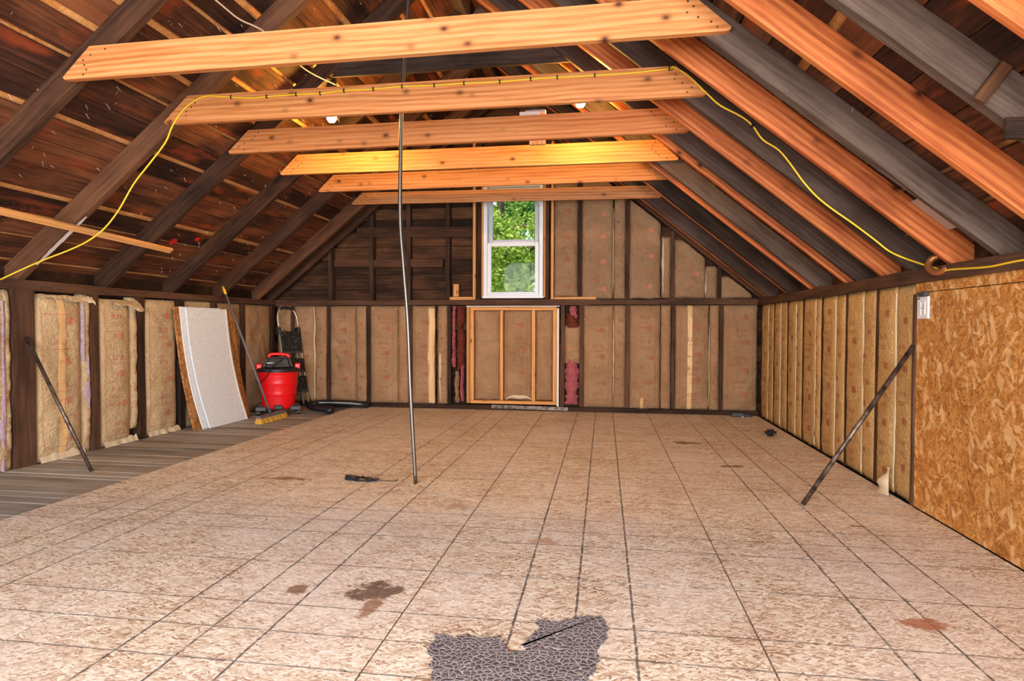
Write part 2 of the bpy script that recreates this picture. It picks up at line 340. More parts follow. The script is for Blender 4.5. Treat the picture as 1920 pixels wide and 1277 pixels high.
def board(name, A, B, width, thick, side, mat, parent, shape_seed=None):
    """a plank whose local X runs A->B; 'side' is the direction of its thickness (local Y); width on local Z"""
    A, B = Vector(A), Vector(B); L = (B-A).length; x = (B-A).normalized(); y = Vector(side); y = (y - x*y.dot(x)).normalized(); z = x.cross(y)
    mb = MB()
    if shape_seed is None: mb.cbox(-L/2, L/2, -thick/2, thick/2, -width/2, width/2, min(.003, thick*.2))
    else:                                          # old timber: edges wander a little
        n = max(4, int(L/.35)); rows = []
        for i in range(n+1):
            t = -L/2 + L*i/n; q = lambda k: (noise.noise(Vector((t*1.7+shape_seed*13.1, k*5.3, shape_seed)))*.012)
            rows.append([(t, -thick/2, -width/2+q(1)), (t, thick/2, -width/2+q(2)), (t, thick/2, width/2+q(3)), (t, -thick/2, width/2+q(4))])
        fs = [(0, 1, 2, 3), tuple(4*n+k for k in (3, 2, 1, 0))]
        for i in range(n): fs += [(4*i+k, 4*(i+1)+k, 4*(i+1)+(k+1) % 4, 4*i+(k+1) % 4) for k in range(4)]
        mb.add([p for rw in rows for p in rw], fs)
    o = mb.build(name, mat, parent)
    M = Matrix((x, y, z)).transposed().to_4x4(); M.translation = (A+B)/2
    o.matrix_basis = M
    return o

# ------------------------------------------------------------------ floor
fl = struct(MB().box(XL-.15, XR+.15, YF, YB+.15, -.30, -.045).build('floor', 'subfloor'))
cols = [(-3.35, -2.06, 2.635), (-2.06, -.757, 1.41), (-.757, .548, 2.635), (.548, XR-.004, 1.41)]
gap = .0036
for ci, (x0, x1, ys) in enumerate(cols):
    edges = [y for y in [ys + 2.454*k for k in range(-3, 4)] if YF + .05 < y < YB - .05]
    edges = [YF] + edges + [YB]
    for a, b in zip(edges[:-1], edges[1:]):
        MB().cbox(x0+gap, x1-gap, a+gap*.6, b-gap*.6, -.042, 0, .0015).build('osb_sheet', 'osb_floor', fl)
y = YF
while y < YB - .02:
    wd = rnd.uniform(.085, .135); e_ = min(y+wd, YB)
    o = board('floor_board', (XL-.02, (y+e_)/2, -.031+rnd.uniform(-.003, .003)), (-3.352, (y+e_)/2, -.031+rnd.uniform(-.002, .002)), e_-y-.004, .026, (0, 0, 1), 'floor_board', fl)
    y = e_

# ------------------------------------------------------------------ roof (ceiling)
ridge_skin = []
off = .15/math.cos(math.atan(S))            # plumb depth of rafters
mb = MB()
zr = RZ + off + .05; dx = 4.0
mb.add([(XC-dx, YF, zr-S*dx), (XC, YF, zr), (XC+dx, YF, zr-S*dx), (XC-dx, YB+.3, zr-S*dx), (XC, YB+.3, zr), (XC+dx, YB+.3, zr-S*dx),
        (XC-dx, YF, zr-S*dx+.1), (XC, YF, zr+.1), (XC+dx, YF, zr-S*dx+.1), (XC-dx, YB+.3, zr-S*dx+.1), (XC, YB+.3, zr+.1), (XC+dx, YB+.3, zr-S*dx+.1)],
       [(0, 1, 4, 3), (1, 2, 5, 4), (6, 9, 10, 7), (7, 10, 11, 8), (0, 6, 7, 1), (1, 7, 8, 2), (3, 4, 10, 9), (4, 5, 11, 10), (0, 3, 9, 6), (2, 8, 11, 5)])
ceil = struct(mb.build('ceiling', 'shingle'))
th = math.atan(S); SL = (XR - XC + .25)/math.cos(th)
for side in (-1, 1):
    d = Vector((side*math.cos(th), 0, -math.sin(th))); nrm = Vector((side*math.sin(th), 0, math.cos(th)))
    apex = Vector((XC, 0, RZ)) + nrm*(.15 + .012)
    s = .02 + .12
    lr_ = random.Random(11 + side)
    s = .05
    while s < SL:
        wd = lr_.uniform(.15, .235); wd = min(wd, SL - s + .02)
        cut = sorted([YF, YB+.1] + [2.45 + .84*k for k in lr_.sample([-3, -1, 0, 1, 2, 3, 4, 5], 2)])
        for a, b in zip(cut[:-1], cut[1:]):
            ce = apex + d*(s + wd/2)
            tl = lr_.uniform(-.004, .004)
            board('roof_board', (ce.x, a+.002, ce.z+tl), (ce.x, b-.002, ce.z-tl), wd - (0 if lr_.random() < .35 else 0), .022, nrm, 'roof_board', ceil)
        s += wd + lr_.choice([.006, .01, .03, .04, .05, .055, .03, .045])
OLD = [3.258 + .838*k for k in range(-6, 6)]
OLDL = [3.275 + .838*k for k in range(-6, 0)] + [3.275, 4.115, 4.96, 5.83, 6.665, 7.475]
NEW = [-1.3, -.47, .37, 1.2, 2.03, 2.84, 3.67, 4.50, 5.15, 5.98, 6.71, 7.55]
def rafter(side, ynear, thick, mat, seed, depth=.15, lift=0.0):
    d = Vector((side*math.cos(th), 0, -math.sin(th))); nrm = Vector((side*math.sin(th), 0, math.cos(th)))
    A = Vector((XC + side*.02, ynear + thick/2, RZ - S*.02)) + nrm*(depth/2 + lift); L = (XR - XC + .2)/math.cos(th)
    o = board('rafter', A, A + d*L, depth, thick, (0, 1, 0), mat, ceil, seed)
    return o
for i, yy in enumerate(OLDL): rafter(-1, yy, .052, 'old_rafter_left', i+.3)
for i, yy in enumerate(OLD): rafter(1, yy, .052, 'old_rafter', i+20.7)
for yy in NEW: rafter(1, yy, .04, 'pine_rafter', None)['label'] = 'newer orange pine rafter set between the dark old ones'
for sd in (-1, 1): rafter(sd, YB-.1, .05, 'old_rafter_left', 77.7+sd)
board('ridge_board', (XC, YF, RZ+.08), (XC, YB, RZ+.08), .24, .03, (1, 0, 0), 'old_rafter', ceil)
# nail tips and splinters sticking out of the roof boards
mb = MB(); q = random.Random(5)
for k in range(420):
    side = -1 if q.random() < .75 else 1
    d = Vector((side*math.cos(th), 0, -math.sin(th))); nrm = Vector((side*math.sin(th), 0, math.cos(th)))
    p = Vector((XC, 0, RZ)) + nrm*.15 + d*q.uniform(.6, SL-.3); p.y = q.uniform(2.2, 7.7)
    e2 = p - nrm*q.uniform(.01, .03) + Vector((0, q.uniform(-.03, .03), q.uniform(-.02, .01)))
    mb.tube([p, e2], [.0022, .0008], 4)
o = mb.build('nail_tips', 'white_cable', ceil); o['kind'] = 'stuff'
# scraps nailed up on the right slope
board('cleat', (1.305, 2.408, 1.900), (1.392, 2.408, 2.025), .045, .02, (0, 1, 0), 'gable_board', ceil)
board('cleat', (1.39, 2.408, 1.80), (1.64, 2.408, 1.79), .075, .02, (0, 1, 0), 'roof_board', ceil)
mb = MB(); a_ = Vector((1.5, 2.9, und(1.5)+.145)); 
pz = [(1.66, 3.315), (1.85, 3.315), (1.85, 3.665), (1.66, 3.665)]
mb.add([(x, y_, und(x)+.165) for x, y_ in pz] + [(x, y_, und(x)+.17) for x, y_ in pz], [(0, 1, 2, 3), (4, 7, 6, 5), (0, 4, 5, 1), (1, 5, 6, 2), (2, 6, 7, 3), (3, 7, 4, 0)])
mb.build('membrane_patch', 'grey_felt', ceil)

# ------------------------------------------------------------------ walls: backing
WX0, WX1, WZ0, WZ1 = -1.575, -.775, 1.485, 2.96
def gable_poly(y0, y1, hole):
    hx0, hx1, hz0, hz1 = hole; xl, xr = XL-.12, XR+.12; top = lambda x: und(x)+off+.03
    mb = MB()
    for poly in ([(xl, -.3), (hx0, -.3), (hx0, top(hx0)), (xl, top(xl))],
                 [(hx1, -.3), (xr, -.3), (xr, top(xr))] + ([(XC, top(XC))] if hx1 < XC else []) + [(hx1, top(hx1))],
                 [(hx0, hz1), (hx1, hz1), (hx1, top(hx1))] + ([(XC, top(XC))] if hx0 < XC < hx1 else []) + [(hx0, top(hx0))]):
        mb.prism(poly, 'y', y0, y1)
    if hz0 > -.29: mb.prism([(hx0, -.3), (hx1, -.3), (hx1, hz0), (hx0, hz0)], 'y', y0, y1)
    return mb
wb_ = struct(gable_poly(YB+.13, YB+.17, (WX0, WX1, WZ0, WZ1)).build('wall_back', 'gable_board'))
wf_ = struct(gable_poly(YF-.06, YF, (-3.1, .5, 0.05, 3.05)).build('wall_front', 'gable_board'))
wl_ = struct(MB().box(XL-.14, XL-.10, YF, YB+.17, -.3, ZP0+.2).build('wall_left', 'gable_board'))
wr_ = struct(MB().box(XR+.10, XR+.14, -.3, YB+.17, -.3, ZP0+.2).box(XR+.10, XR+.14, YF, -2.2, -.3, ZP0+.2).box(XR+.10, XR+.14, -2.2, -.3, -.3, .25).box(XR+.10, XR+.14, -2.2, -.3, 1.36, ZP0+.2).build('wall_right', 'gable_board'))  # unseen opening behind the camera added for the side fill lamp

# gable sheathing boards, seen bare left of the window
z = -.02; q = random.Random(3)
while z < 4.1:
    hh = q.uniform(.15, .21); z1 = z+hh
    half = (RZ + off - z1 + .03)/S; x0, x1 = max(XL-.1, XC-half), min(XR+.1, XC+half)
    segs = [(x0, WX0-.005), (WX1+.005, x1)] if (z1 > WZ0 and z < WZ1) else [(x0, x1)]
    for a, b in segs:
        if b-a > .05: board('sheathing_board', (a, YB+.118, (z+z1)/2), (b, YB+.118, (z+z1)/2), hh-.006, .02, (0, 1, 0), 'gable_board', wb_)
    z = z1 + q.choice([.002, .004, .01])
# plates
board('top_plate', (XL, YB-.02+.05, (ZP0+ZP1)/2), (XR, YB-.02+.05, (ZP0+ZP1)/2), ZP1-ZP0, .13, (0, 1, 0), 'old_stud', wb_, 1.5)
board('top_plate', (XL-.04, YF, (ZP0+ZP1)/2), (XL-.04, YB-.04, (ZP0+ZP1)/2), ZP1-ZP0, .13, (1, 0, 0), 'old_stud', wl_, 2.5)
board('top_plate', (XR+.04, YF, (ZP0+ZP1)/2), (XR+.04, YB-.04, (ZP0+ZP1)/2), ZP1-ZP0+.01, .13, (1, 0, 0), 'old_stud', wr_, 3.5)
for nm, a, b in (('sole_plate', (XL, YB+.03, .03), (XR, YB+.03, .03)),):
    board(nm, a, b, .06, .12, (0, 1, 0), 'old_stud', wb_, 4.5)
# studs
def stud_back(x, z0, z1, wd=.05, mat='old_stud', dep=.10, y=YB): return board('stud', (x, y+dep/2, z0), (x, y+dep/2, z1), wd, dep, (0, 1, 0), mat, wb_, x*3 if 'old' in mat else None)
for x in (-4.25, -3.727, -3.153, -2.568, -2.03, -.53, -.285, .298, .86, 1.441): stud_back(x, .06, ZP0)
for x in (-3.70, -3.11, -2.59, -2.05): stud_back(x, ZP1, und(x)+.05, .055)
for x in (-.31, .288, .845, 1.41): stud_back(x, ZP1, und(x)+.05, .05)
for x in (-1.625, -.735): stud_back(x, ZP1, und(x)+.02, .06)
for x in (-1.69, -.665): stud_back(x, ZP1, und(x)-.05, .036, 'pine_frame', .09, YB-.015)
for x in (-1.583, -.765): stud_back(x, ZP1+.03, 2.97, .022, 'pine_frame', .10, YB-.005)
board('blocking', (-2.02, YB+.03, ZP1+.02), (-1.71, YB+.03, ZP1+.02), .04, .09, (0, 1, 0), 'pine_frame', wb_)
board('blocking', (-1.94, YB+.03, ZP1+.045), (-1.94, YB+.03, ZP1+.21), .075, .05, (0, 1, 0), 'pine_frame', wb_)
board('blocking', (-.64, YB+.03, ZP1+.018), (-.10, YB+.03, ZP1+.018), .035, .09, (0, 1, 0), 'pine_frame', wb_)
board('brace_board', (-3.30, YB-.012, 2.355), (-1.715, YB-.012, 2.335), .135, .022, (0, 1, 0), 'old_rafter_left', wb_, 5.2)
board('brace_board', (-3.64, YB+.036, 1.945), (-2.12, YB+.036, 1.925), .10, .06, (0, 1, 0), 'old_rafter_left', wb_, 6.2)
for yy, wd in ((4.16, .185), (4.84, .08), (5.393, .075), (5.97, .085), (6.54, .06), (7.11, .06), (7.80, .06)) + tuple((3.55-.57*k, .07) for k in range(11)):
    board('stud', (XL-.04, yy, -.03), (XL-.04, yy, ZP0), wd, .12, (1, 0, 0), 'old_stud', wl_, yy)
for yy in (7.82, 7.27, 6.753, 6.256, 5.74, 5.194, 4.645, 4.085):
    board('stud', (XR+.06, yy, 0), (XR+.06, yy, ZP0), .04, .09, (1, 0, 0), 'old_stud', wr_, yy)

# ------------------------------------------------------------------ insulation batts
def text_mesh(s, size=1.0, shear=0.0, align='CENTER'):
    cu = bpy.data.curves.new('txt', 'FONT'); cu.body = s; cu.size = size; cu.align_x = align; cu.align_y = 'CENTER'; cu.shear = shear; cu.resolution_u = 2
    ob = bpy.data.objects.new('txt', cu); C.objects.link(ob)
    dg = bpy.context.evaluated_depsgraph_get(); me = ob.evaluated_get(dg).to_mesh()
    vs = [tuple(p.co) for p in me.vertices]; fs = [tuple(p.vertices) for p in me.polygons]
    ob.evaluated_get(dg).to_mesh_clear(); bpy.data.objects.remove(ob); bpy.data.curves.remove(cu)
    return vs, fs
T_R13 = text_mesh('R-13', 1.0)
FR = {'back': lambda u, v, n: (u, YB+.012-n, v), 'left': lambda u, v, n: (XL-.012+n, u, v), 'right': lambda u, v, n: (XR+.02-n, u, v)}
PAR = {'back': wb_, 'left': wl_, 'right': wr_}
def sgn_text(wall): return -1 if wall == 'right' else 1
BN = {}
def batt(wall, u0, u1, v0, v1, seed, bulge=.03, mat='kraft', top=None, wr=1.0, prints=1, thick=.06, name='insulation_batt', pm='print_dim'):
    F = FR[wall]; qq = random.Random(seed); W = u1-u0; H = v1-v0
    nx = max(4, int(W/.028)); ny = max(8, int(H/.03))
    ph = [(qq.uniform(0, 7), qq.uniform(-.5, .5)) for _ in range(4)]
    def n(u_, v_):
        s_ = min(1, max(0, (u_-u0)/W)); t_ = min(1, max(0, (v_-v0)/H))
        pil = (1-abs(2*s_-1)**3)**.6 * (1-abs(2*t_-1)**14)
        d = bulge*pil
        p = Vector((u_*2.2+seed*3.7, v_*2.0, seed*.91))
        d += wr*.016*noise.noise(p*2.2) * pil
        k = noise.noise(Vector((u_*3+v_*5+seed, v_*2-u_*4, seed*1.3)))
        d += wr*.014*(1-abs(k)*2.2) * pil
        d += wr*.008*(1-2*abs(noise.noise(Vector((u_*7+v_*9+seed, v_*13-u_*5, seed))))) * pil
        return d
    vs = []; fs = []
    for j in range(ny+1):
        t_ = j/ny
        for i in range(nx+1):
            s_ = i/nx; u_ = u0 + W*s_
            vt = min(v1, top(u_)) if top else v1
            v_ = v0 + (vt-v0)*t_
            if i in (0, nx): u_ += .005*noise.noise(Vector((v_*7, seed*2.1+i, 0)))
            if j == 0: v_ += .012*noise.noise(Vector((u_*9, seed*1.7, 3)))
            vs.append(F(u_, v_, n(u_, v_)))
    for j in range(ny):
        for i in range(nx):
            a = j*(nx+1)+i; fs.append((a, a+1, a+nx+2, a+nx+1))
    per = [i for i in range(nx+1)] + [(j+1)*(nx+1)-1 for j in range(1, ny+1)] + [ny*(nx+1)+i for i in range(nx-1, -1, -1)] + [j*(nx+1) for j in range(ny-1, 0, -1)]
    base = len(vs)
    for k in per:
        p = vs[k]; vs.append({'back': (p[0], YB+.012+thick, p[2]), 'left': (XL-.012-thick, p[1], p[2]), 'right': (XR+.02+thick, p[1], p[2])}[wall])
    m_ = len(per)
    for k in range(m_): fs.append((per[k], base+k, base+(k+1) % m_, per[(k+1) % m_]))
    o = MB().add(vs, fs).build(name, mat, PAR[wall], smooth=True); BN[o.name] = n
    if prints:
        pb = MB(); sg = sgn_text(wall)
        def P(u_, v_): return F(u_, v_, n(u_, v_)+.006)
        def quad(a, b, c, d):       # u0,u1,v0,v1, split so that it follows the paper
            kx = max(1, int((b-a)/.03)); ky = max(1, int((d-c)/.03))
            for i in range(kx):
                for j in range(ky):
                    x0, x1 = a+(b-a)*i/kx, a+(b-a)*(i+1)/kx; y0, y1 = c+(d-c)*j/ky, c+(d-c)*(j+1)/ky
                    pb.add([P(x0, y0), P(x1, y0), P(x1, y1), P(x0, y1)], [(0, 1, 2, 3)])
        cu = (u0+u1)/2; wS = min(1.0, W/.36)
        vv = v0 + qq.uniform(.12, .22); k = qq.randint(0, 1)
        while vv < v1-.14:
            if top and vv > top(cu)-.14: break
            sz = .055*wS; uq = cu + sg*(.3*W-.02)*(1 if k % 2 else -1)*qq.uniform(.5, .9)
            if k % 2 == 0 and W > .2:
                flip = -1 if k % 4 == 0 else 1
                pb.add([P(cu + sg*flip*x*sz*1.15, vv + flip*y*sz*1.15) for x, y, _ in T_R13[0]], T_R13[1])
                for j in (1, 2): quad(cu-.06*wS*(1.4-j*.3), cu+.06*wS*(1.4-j*.3), vv-.045-j*.016, vv-.041-j*.016)
            if k % 2 == 1 or W <= .2:
                h_ = .024*wS+.004
                quad(uq-h_, uq-h_*.1, vv-h_, vv+h_*.1); quad(uq+h_*.1, uq+h_, vv-h_, vv+h_); quad(uq-h_, uq-h_*.1, vv+h_*.25, vv+h_)
                for j in range(3): quad(uq-sg*h_*1.2-.05*wS, uq-sg*h_*1.2, vv-h_*.5+j*.012, vv-h_*.5+j*.012+.0035)
            vv += qq.uniform(.13, .2); k += 1
        if W > .3:
            for (a, b, c, d) in ((u0+.05, u0+.0535, v0+.08, v1-.1), (u1-.06, u1-.0565, v0+.08, v1-.1)):
                if not top: quad(a, b, c, d)
            vq = v0+.1
            while not top and vq < v1-.15: quad(u0+.05, u1-.06, vq, vq+.0032); vq += qq.uniform(.2, .34)
        if pb.v: pb.build('printed_marking', pm, o, fix=False)
    return o
def edge_strip(o, wall, u_, v0, v1, wd, mat, seed, n0=.022, name='paper_edge'):
    rise = .003 if wall == 'right' else .006; sink = .004 if wall == 'right' else .02
    F = FR[wall]; N = max(8, int((v1-v0)/.03)); vs = []; fs = []
    for j in range(N+1):
        v_ = v0+(v1-v0)*j/N; k = wd*(.45+.9*abs(noise.noise(Vector((v_*5, seed*3.3, 1)))))*min(1, 3.5*min(j, N-j)/N+.15)
        c_u = u_+.008*noise.noise(Vector((v_*4, seed, 5)))
        dn = n0+.3*rise*noise.noise(Vector((v_*6, seed, 9)))
        vs += [F(c_u-k/2, v_, dn-sink), F(c_u-k*.2, v_, dn+rise), F(c_u+k*.2, v_, dn+rise), F(c_u+k/2, v_, dn-sink)]
    for j in range(N):
        for i in range(3): a = j*4+i; fs.append((a, a+1, a+5, a+4))
    return MB().add(vs, fs).build(name, mat, o, smooth=True)
def tape(o, wall, u_, v0, v1, wd, seed, n0=.05):
    F = FR[wall]; N = 34; vs = []; fs = []; n = BN[o.name]
    for j in range(N+1):
        v_ = v0+(v1-v0)*j/N; c_u = u_+.012*noise.noise(Vector((v_*2.2, seed, 5))); hw = wd/2*(1+.12*noise.noise(Vector((v_*8, seed, 1))))
        vs += [F(c_u+hw*k, v_, n(c_u+hw*k, v_)+.0045) for k in (-1, -.5, 0, .5, 1)]
    for j in range(N):
        for i in range(4): a = j*5+i; fs.append((a, a+1, a+6, a+5))
    return MB().add(vs, fs).build('tape_strip', 'tape', o, smooth=True)

V0, V1 = .055, ZP0-.005
# back wall, below the plate
o = batt('back', -4.225, -3.93, V0, V1, 1); o = batt('back', -3.92, -3.755, V0, V1, 2, .02); edge_strip(o, 'back', -3.925, .1, 1.35, .022, 'paper_edge', 2)
batt('back', -4.47, -4.275, V0, V1, 30, .02)
o = batt('back', -3.70, -3.335, V0, V1, 3, wr=1.5); o = batt('back', -3.328, -3.18, V0, V1, 4, .018)
batt('back', -3.125, -2.74, V0, V1, 5, wr=1.3); batt('back', -2.735, -2.595, V0, V1, 6, .018, pm='print')
o = batt('back', -2.54, -2.235, V0, V1, 7); tape(o, 'back', -2.27, .07, 1.33, .075, 7.7, .055); o = batt('back', -2.19, -2.06, V0, V1, 8, .018); edge_strip(o, 'back', -2.15, .1, .8, .05, 'paper_edge', 8, .03)
o = batt('back', -.255, .115, V0, V1, 9, wr=1.3); o = batt('back', .125, .27, V0, V1, 10, .018); edge_strip(o, 'back', .122, .06, 1.3, .022, 'paper_edge', 10)
o = batt('back', .325, .70, V0, V1, 11, wr=1.3); tape(o, 'back', .47, .06, .19, .04, 3.3); o = batt('back', .712, .83, V0, V1, 12, .018, pm='print')
o = batt('back', .89, 1.29, V0, V1, 13, wr=1.4); tape(o, 'back', 1.06, .06, 1.36, .055, 9.1, .068); o = batt('back', 1.305, 1.415, V0, V1, 14, .016); edge_strip(o, 'back', 1.297, .1, 1.1, .02, 'paper_edge', 14)
batt('back', 1.465, 1.868, V0, V1, 15, wr=1.3)
# back wall, above the plate, right of the window
tp = lambda x: und(x)-.02
A0 = ZP1+.012
o = batt('back', -.64, -.34, A0+.03, 3.1, 16, wr=2.2, top=tp)
o = batt('back', -.283, .105, A0, 3.0, 17, top=tp, pm='print'); o = batt('back', .12, .26, A0, 2.9, 18, .02, top=tp); edge_strip(o, 'back', .112, A0, 2.6, .03, 'grey_felt', 18)
o = batt('back', .315, .695, A0, 2.75, 19, top=tp, pm='print'); o = batt('back', .71, .82, A0, 2.22, 20, .02, top=tp, prints=0); edge_strip(o, 'back', .73, A0+.05, 2.2, .06, 'paper_edge', 20, .025)
o = batt('back', .872, 1.24, A0, 2.18, 21, top=tp, wr=1.5, pm='print'); o = batt('back', 1.255, 1.385, A0, 1.85, 22, .02, top=tp, prints=0); edge_strip(o, 'back', 1.25, A0, 1.82, .025, 'paper_edge', 22)
batt('back', 1.435, 1.80, A0, 1.72, 23, .02, top=tp, prints=0)
# hatch bays
for k, (a, b) in enumerate(((-1.685, -1.345), (-1.295, -.925), (-.875, -.655))): batt('back', a, b, .13, 1.30, 40+k, .03, wr=1.5, prints=(k == 1))
# pink and rusty fibre either side of the hatch
def clump(wall, u0, u1, v0, v1, mat, seed, amp=.03, name='loose_fibre'):
    F = FR[wall]; nx, ny = 8, max(8, int((v1-v0)/.025)); vs = []; fs = []
    for j in range(ny+1):
        for i in range(nx+1):
            s_, t_ = i/nx, j/ny; v_ = v0+(v1-v0)*t_
            c_u = (u0+u1)/2 + .015*noise.noise(Vector((v_*5, seed, 0))); hw = (u1-u0)/2*(.8+.5*noise.noise(Vector((v_*7, seed, 4)))+.35*noise.noise(Vector((v_*24, seed, 8))))
            n_ = amp*(1-(2*s_-1)**2)*(1-abs(2*t_-1)**8) + .03*noise.noise(Vector((s_*4+seed, v_*22, 2)))+.02*noise.noise(Vector((s_*9+seed, v_*50, 6))) - .02*(abs(2*s_-1)**4)
            vs.append(F(c_u+hw*(2*s_-1), v_, n_))
    for j in range(ny):
        for i in range(nx): a = j*(nx+1)+i; fs.append((a, a+1, a+nx+2, a+nx+1))
    return MB().add(vs, fs).build(name, mat, PAR[wall], smooth=True)
clump('back', -2.00, -1.945, .55, 1.36, 'pink', 1); clump('back', -1.94, -1.82, .52, 1.36, 'brown_fluff', 2, .05); clump('back', -1.965, -1.89, .08, .5, 'kraft', 3, .04); clump('back', -1.885, -1.83, .10, .58, 'pink', 4, .05)
batt('back', -.50, -.30, .62, 1.10, 50, .03, wr=1.6, prints=1, pm='print'); clump('back', -.50, -.32, 1.06, 1.26, 'brown_fluff', 6, .05); clump('back', -.46, -.34, 1.2, 1.36, 'pink', 7, .04); clump('back', -.51, -.31, .09, .70, 'pink', 8, .06)
# left wall
LV = -.015
batt('left', 3.60, 4.06, LV, V1, 60, mat='kraft_lit', pm='print'); 
o = batt('left', 4.255, 4.70, LV, V1-.02, 61, .03, 'kraft_lit', wr=.9, pm='print'); tape(o, 'left', 4.48, .02, 1.31, .07, 5.5, .062)
o2 = batt('left', 4.715, 4.795, LV, V1, 62, .015, 'kraft_lit', pm='print')
edge_strip(o2, 'left', 4.715, .78, 1.28, .05, 'pale_pink', 62, .03, 'pink_edge'); edge_strip(o2, 'left', 4.76, .36, .82, .07, 'pale_pink', 63, .03, 'pink_edge')
o = batt('left', 4.885, 5.255, LV, V1-.03, 64, .03, 'kraft_lit', wr=.8, pm='print'); o2 = batt('left', 5.265, 5.35, .1, V1, 65, .015, 'kraft_lit', pm='print')
o = batt('left', 5.435, 5.90, LV, V1-.01, 66, .035, 'kraft_lit', wr=.8, pm='print')
batt('left', 6.02, 6.5, LV, V1, 67, .0, 'kraft_lit', prints=0); batt('left', 6.58, 7.07, LV, V1, 68, .02, 'kraft', prints=1)
o = batt('left', 7.15, 7.76, LV, V1, 69, .03, 'kraft', pm='print'); edge_strip(o, 'left', 7.62, .3, 1.2, .03, 'paper_edge', 69)
for k in range(10): batt('left', 3.00-.57*k, 3.50-.57*k, LV, V1, 70+k, .03, 'kraft_lit', prints=1, pm='print')
# near pink edges by the post and curled paper at the top
o = batt('left', 3.99, 4.062, LV, V1, 81, .018, 'kraft_lit', prints=0); edge_strip(o, 'left', 3.985, .3, 1.28, .07, 'pale_pink', 81, .035, 'pink_edge'); edge_strip(o, 'left', 3.975, -.01, .5, .08, 'pale_pink', 82, .035, 'pink_edge')
def curl(u0, u1, v_, mat, seed, parent, drop=.10, out=.09):
    nx, ny = 12, 8; vs = []; fs = []
    for j in range(ny+1):
        t_ = j/ny; a = t_*1.9
        for i in range(nx+1):
            s_ = i/nx; k = (1+.5*noise.noise(Vector((s_*3, seed, 0))))*(.35+.65*s_)
            vs.append(FR['left'](u0+(u1-u0)*s_, v_-drop*t_*k*(1-.35*t_)+.012*noise.noise(Vector((s_*6, t_*3, seed))), .03+out*math.sin(a)*k*.6))
    for j in range(ny):
        for i in range(nx): a = j*(nx+1)+i; fs.append((a, a+1, a+nx+2, a+nx+1))
    return MB().add(vs, fs).build('torn_flap', mat, parent, smooth=True)
cur_par = wl_
curl(5.02, 5.34, 1.33, 'kraft_lit', 1, wl_, .15, .12); curl(4.27, 4.72, 1.345, 'kraft_lit', 3, wl_, .09, .05); curl(4.66, 4.80, 1.345, 'paper_edge', 5, wl_, .11, .07)
for (a, b, s_) in ((4.27, 4.7, 1), (4.9, 5.3, 2), (5.45, 5.9, 3)):
    N = 26; vs = []; fs = []
    for i in range(N+1):
        u_ = a+(b-a)*i/N; k = .015+.03*noise.noise(Vector((u_*14, s_, 0))); e_ = .03+.045*abs(noise.noise(Vector((u_*11, s_, 4))))
        vs += [FR['left'](u_, e_, .03), FR['left'](u_, .008+e_*.3, .035+k*.5), FR['left'](u_, -.014, .04+k)]
    for i in range(N):
        for j in range(2): q_ = i*3+j; fs.append((q_, q_+1, q_+4, q_+3))
    MB().add(vs, fs).build('torn_flap', 'paper_edge', wl_, smooth=True)
# right wall
RB = [(4.11, 4.625, 4.353), (4.665, 5.175, 4.868), (5.215, 5.72, 5.41), (5.76, 6.236, 5.892), (6.276, 6.733, 6.46), (6.773, 7.25, 7.0), (7.29, 7.80, 7.5)]
for k, (a, b, m_) in enumerate(RB):
    o = batt('right', a, m_-.008, .005, V1, 90+k, .014, 'kraft_tan', pm='print_dim', wr=.45); o2 = batt('right', m_+.008, b, .005, V1, 100+k, .014, 'kraft_tan', pm='print_dim', wr=.45)
    edge_strip(o2, 'right', m_, .04, 1.32, (.05, .06, .022, .03, .018, .012, .03)[k], 'paper_edge', 90+k, .010)
mb = MB()
for j in range(5):
    pass
# torn white foot of the nearest batt
vs = []; fs = []; N = 10
for i in range(N+1):
    t_ = i/N; zz = .17*(1-t_); wv = .015+.075*t_**1.5
    vs += [(XR-.015-.035*t_, 4.36-wv, zz+.004), (XR-.03-.07*t_+.02*math.sin(9*t_), 4.36, zz+.004), (XR-.015-.03*t_, 4.36+wv*.6, zz+.004)]
for i in range(N):
    for j in range(2): a = i*3+j; fs.append((a, a+1, a+4, a+3))
MB().add(vs, fs).build('torn_flap', 'paper_edge', wr_, smooth=True)
# OSB sheets on the near right wall
MB().cbox(XR-.003, XR+.012, 1.62, 4.055, 0.004, 1.305, .0015).build('osb_sheet', 'osb_wall', wr_)
MB().cbox(XR-.003, XR+.012, -.3, 1.615, 0.004, 1.305, .0015).build('osb_sheet', 'osb_wall', wr_)
MB().cbox(XR-.001, XR+.014, -.3, 4.075, 1.309, 1.366, .0015).build('osb_sheet', 'osb_wall', wr_)
board('stud', (XR+.0, 4.075, 0), (XR+.0, 4.075, 1.30), .03, .02, (1, 0, 0), 'old_stud', wr_, 9.9)

# ------------------------------------------------------------------ window
win = struct(bpy.data.objects.new('window_1', None)); C.objects.link(win); win.location = (0, 0, 0)
def ring(name, x0, x1, z0, z1, y0, y1, wd, mat, parent, wb=None):
    wb = wb or wd; mb = MB()
    mb.cbox(x0, x0+wd, y0, y1, z0, z1); mb.cbox(x1-wd, x1, y0, y1, z0, z1); mb.cbox(x0+wd, x1-wd, y0, y1, z0, z0+wb); mb.cbox(x0+wd, x1-wd, y0, y1, z1-wd, z1)
    return mb.build(name, mat, parent)
ring('window_frame', WX0+.008, WX1-.008, WZ0+.004, WZ1-.005, YB-.02, YB+.12, .052, 'white_vinyl', win, .03)
s1 = ring('lower_sash', -1.515, -.842, 1.515, 2.185, YB+.0, YB+.045, .048, 'white_vinyl', win, .028)
s2 = ring('upper_sash', -1.505, -.85, 2.16, 2.915, YB+.05, YB+.09, .05, 'grey_vinyl', win, .07)
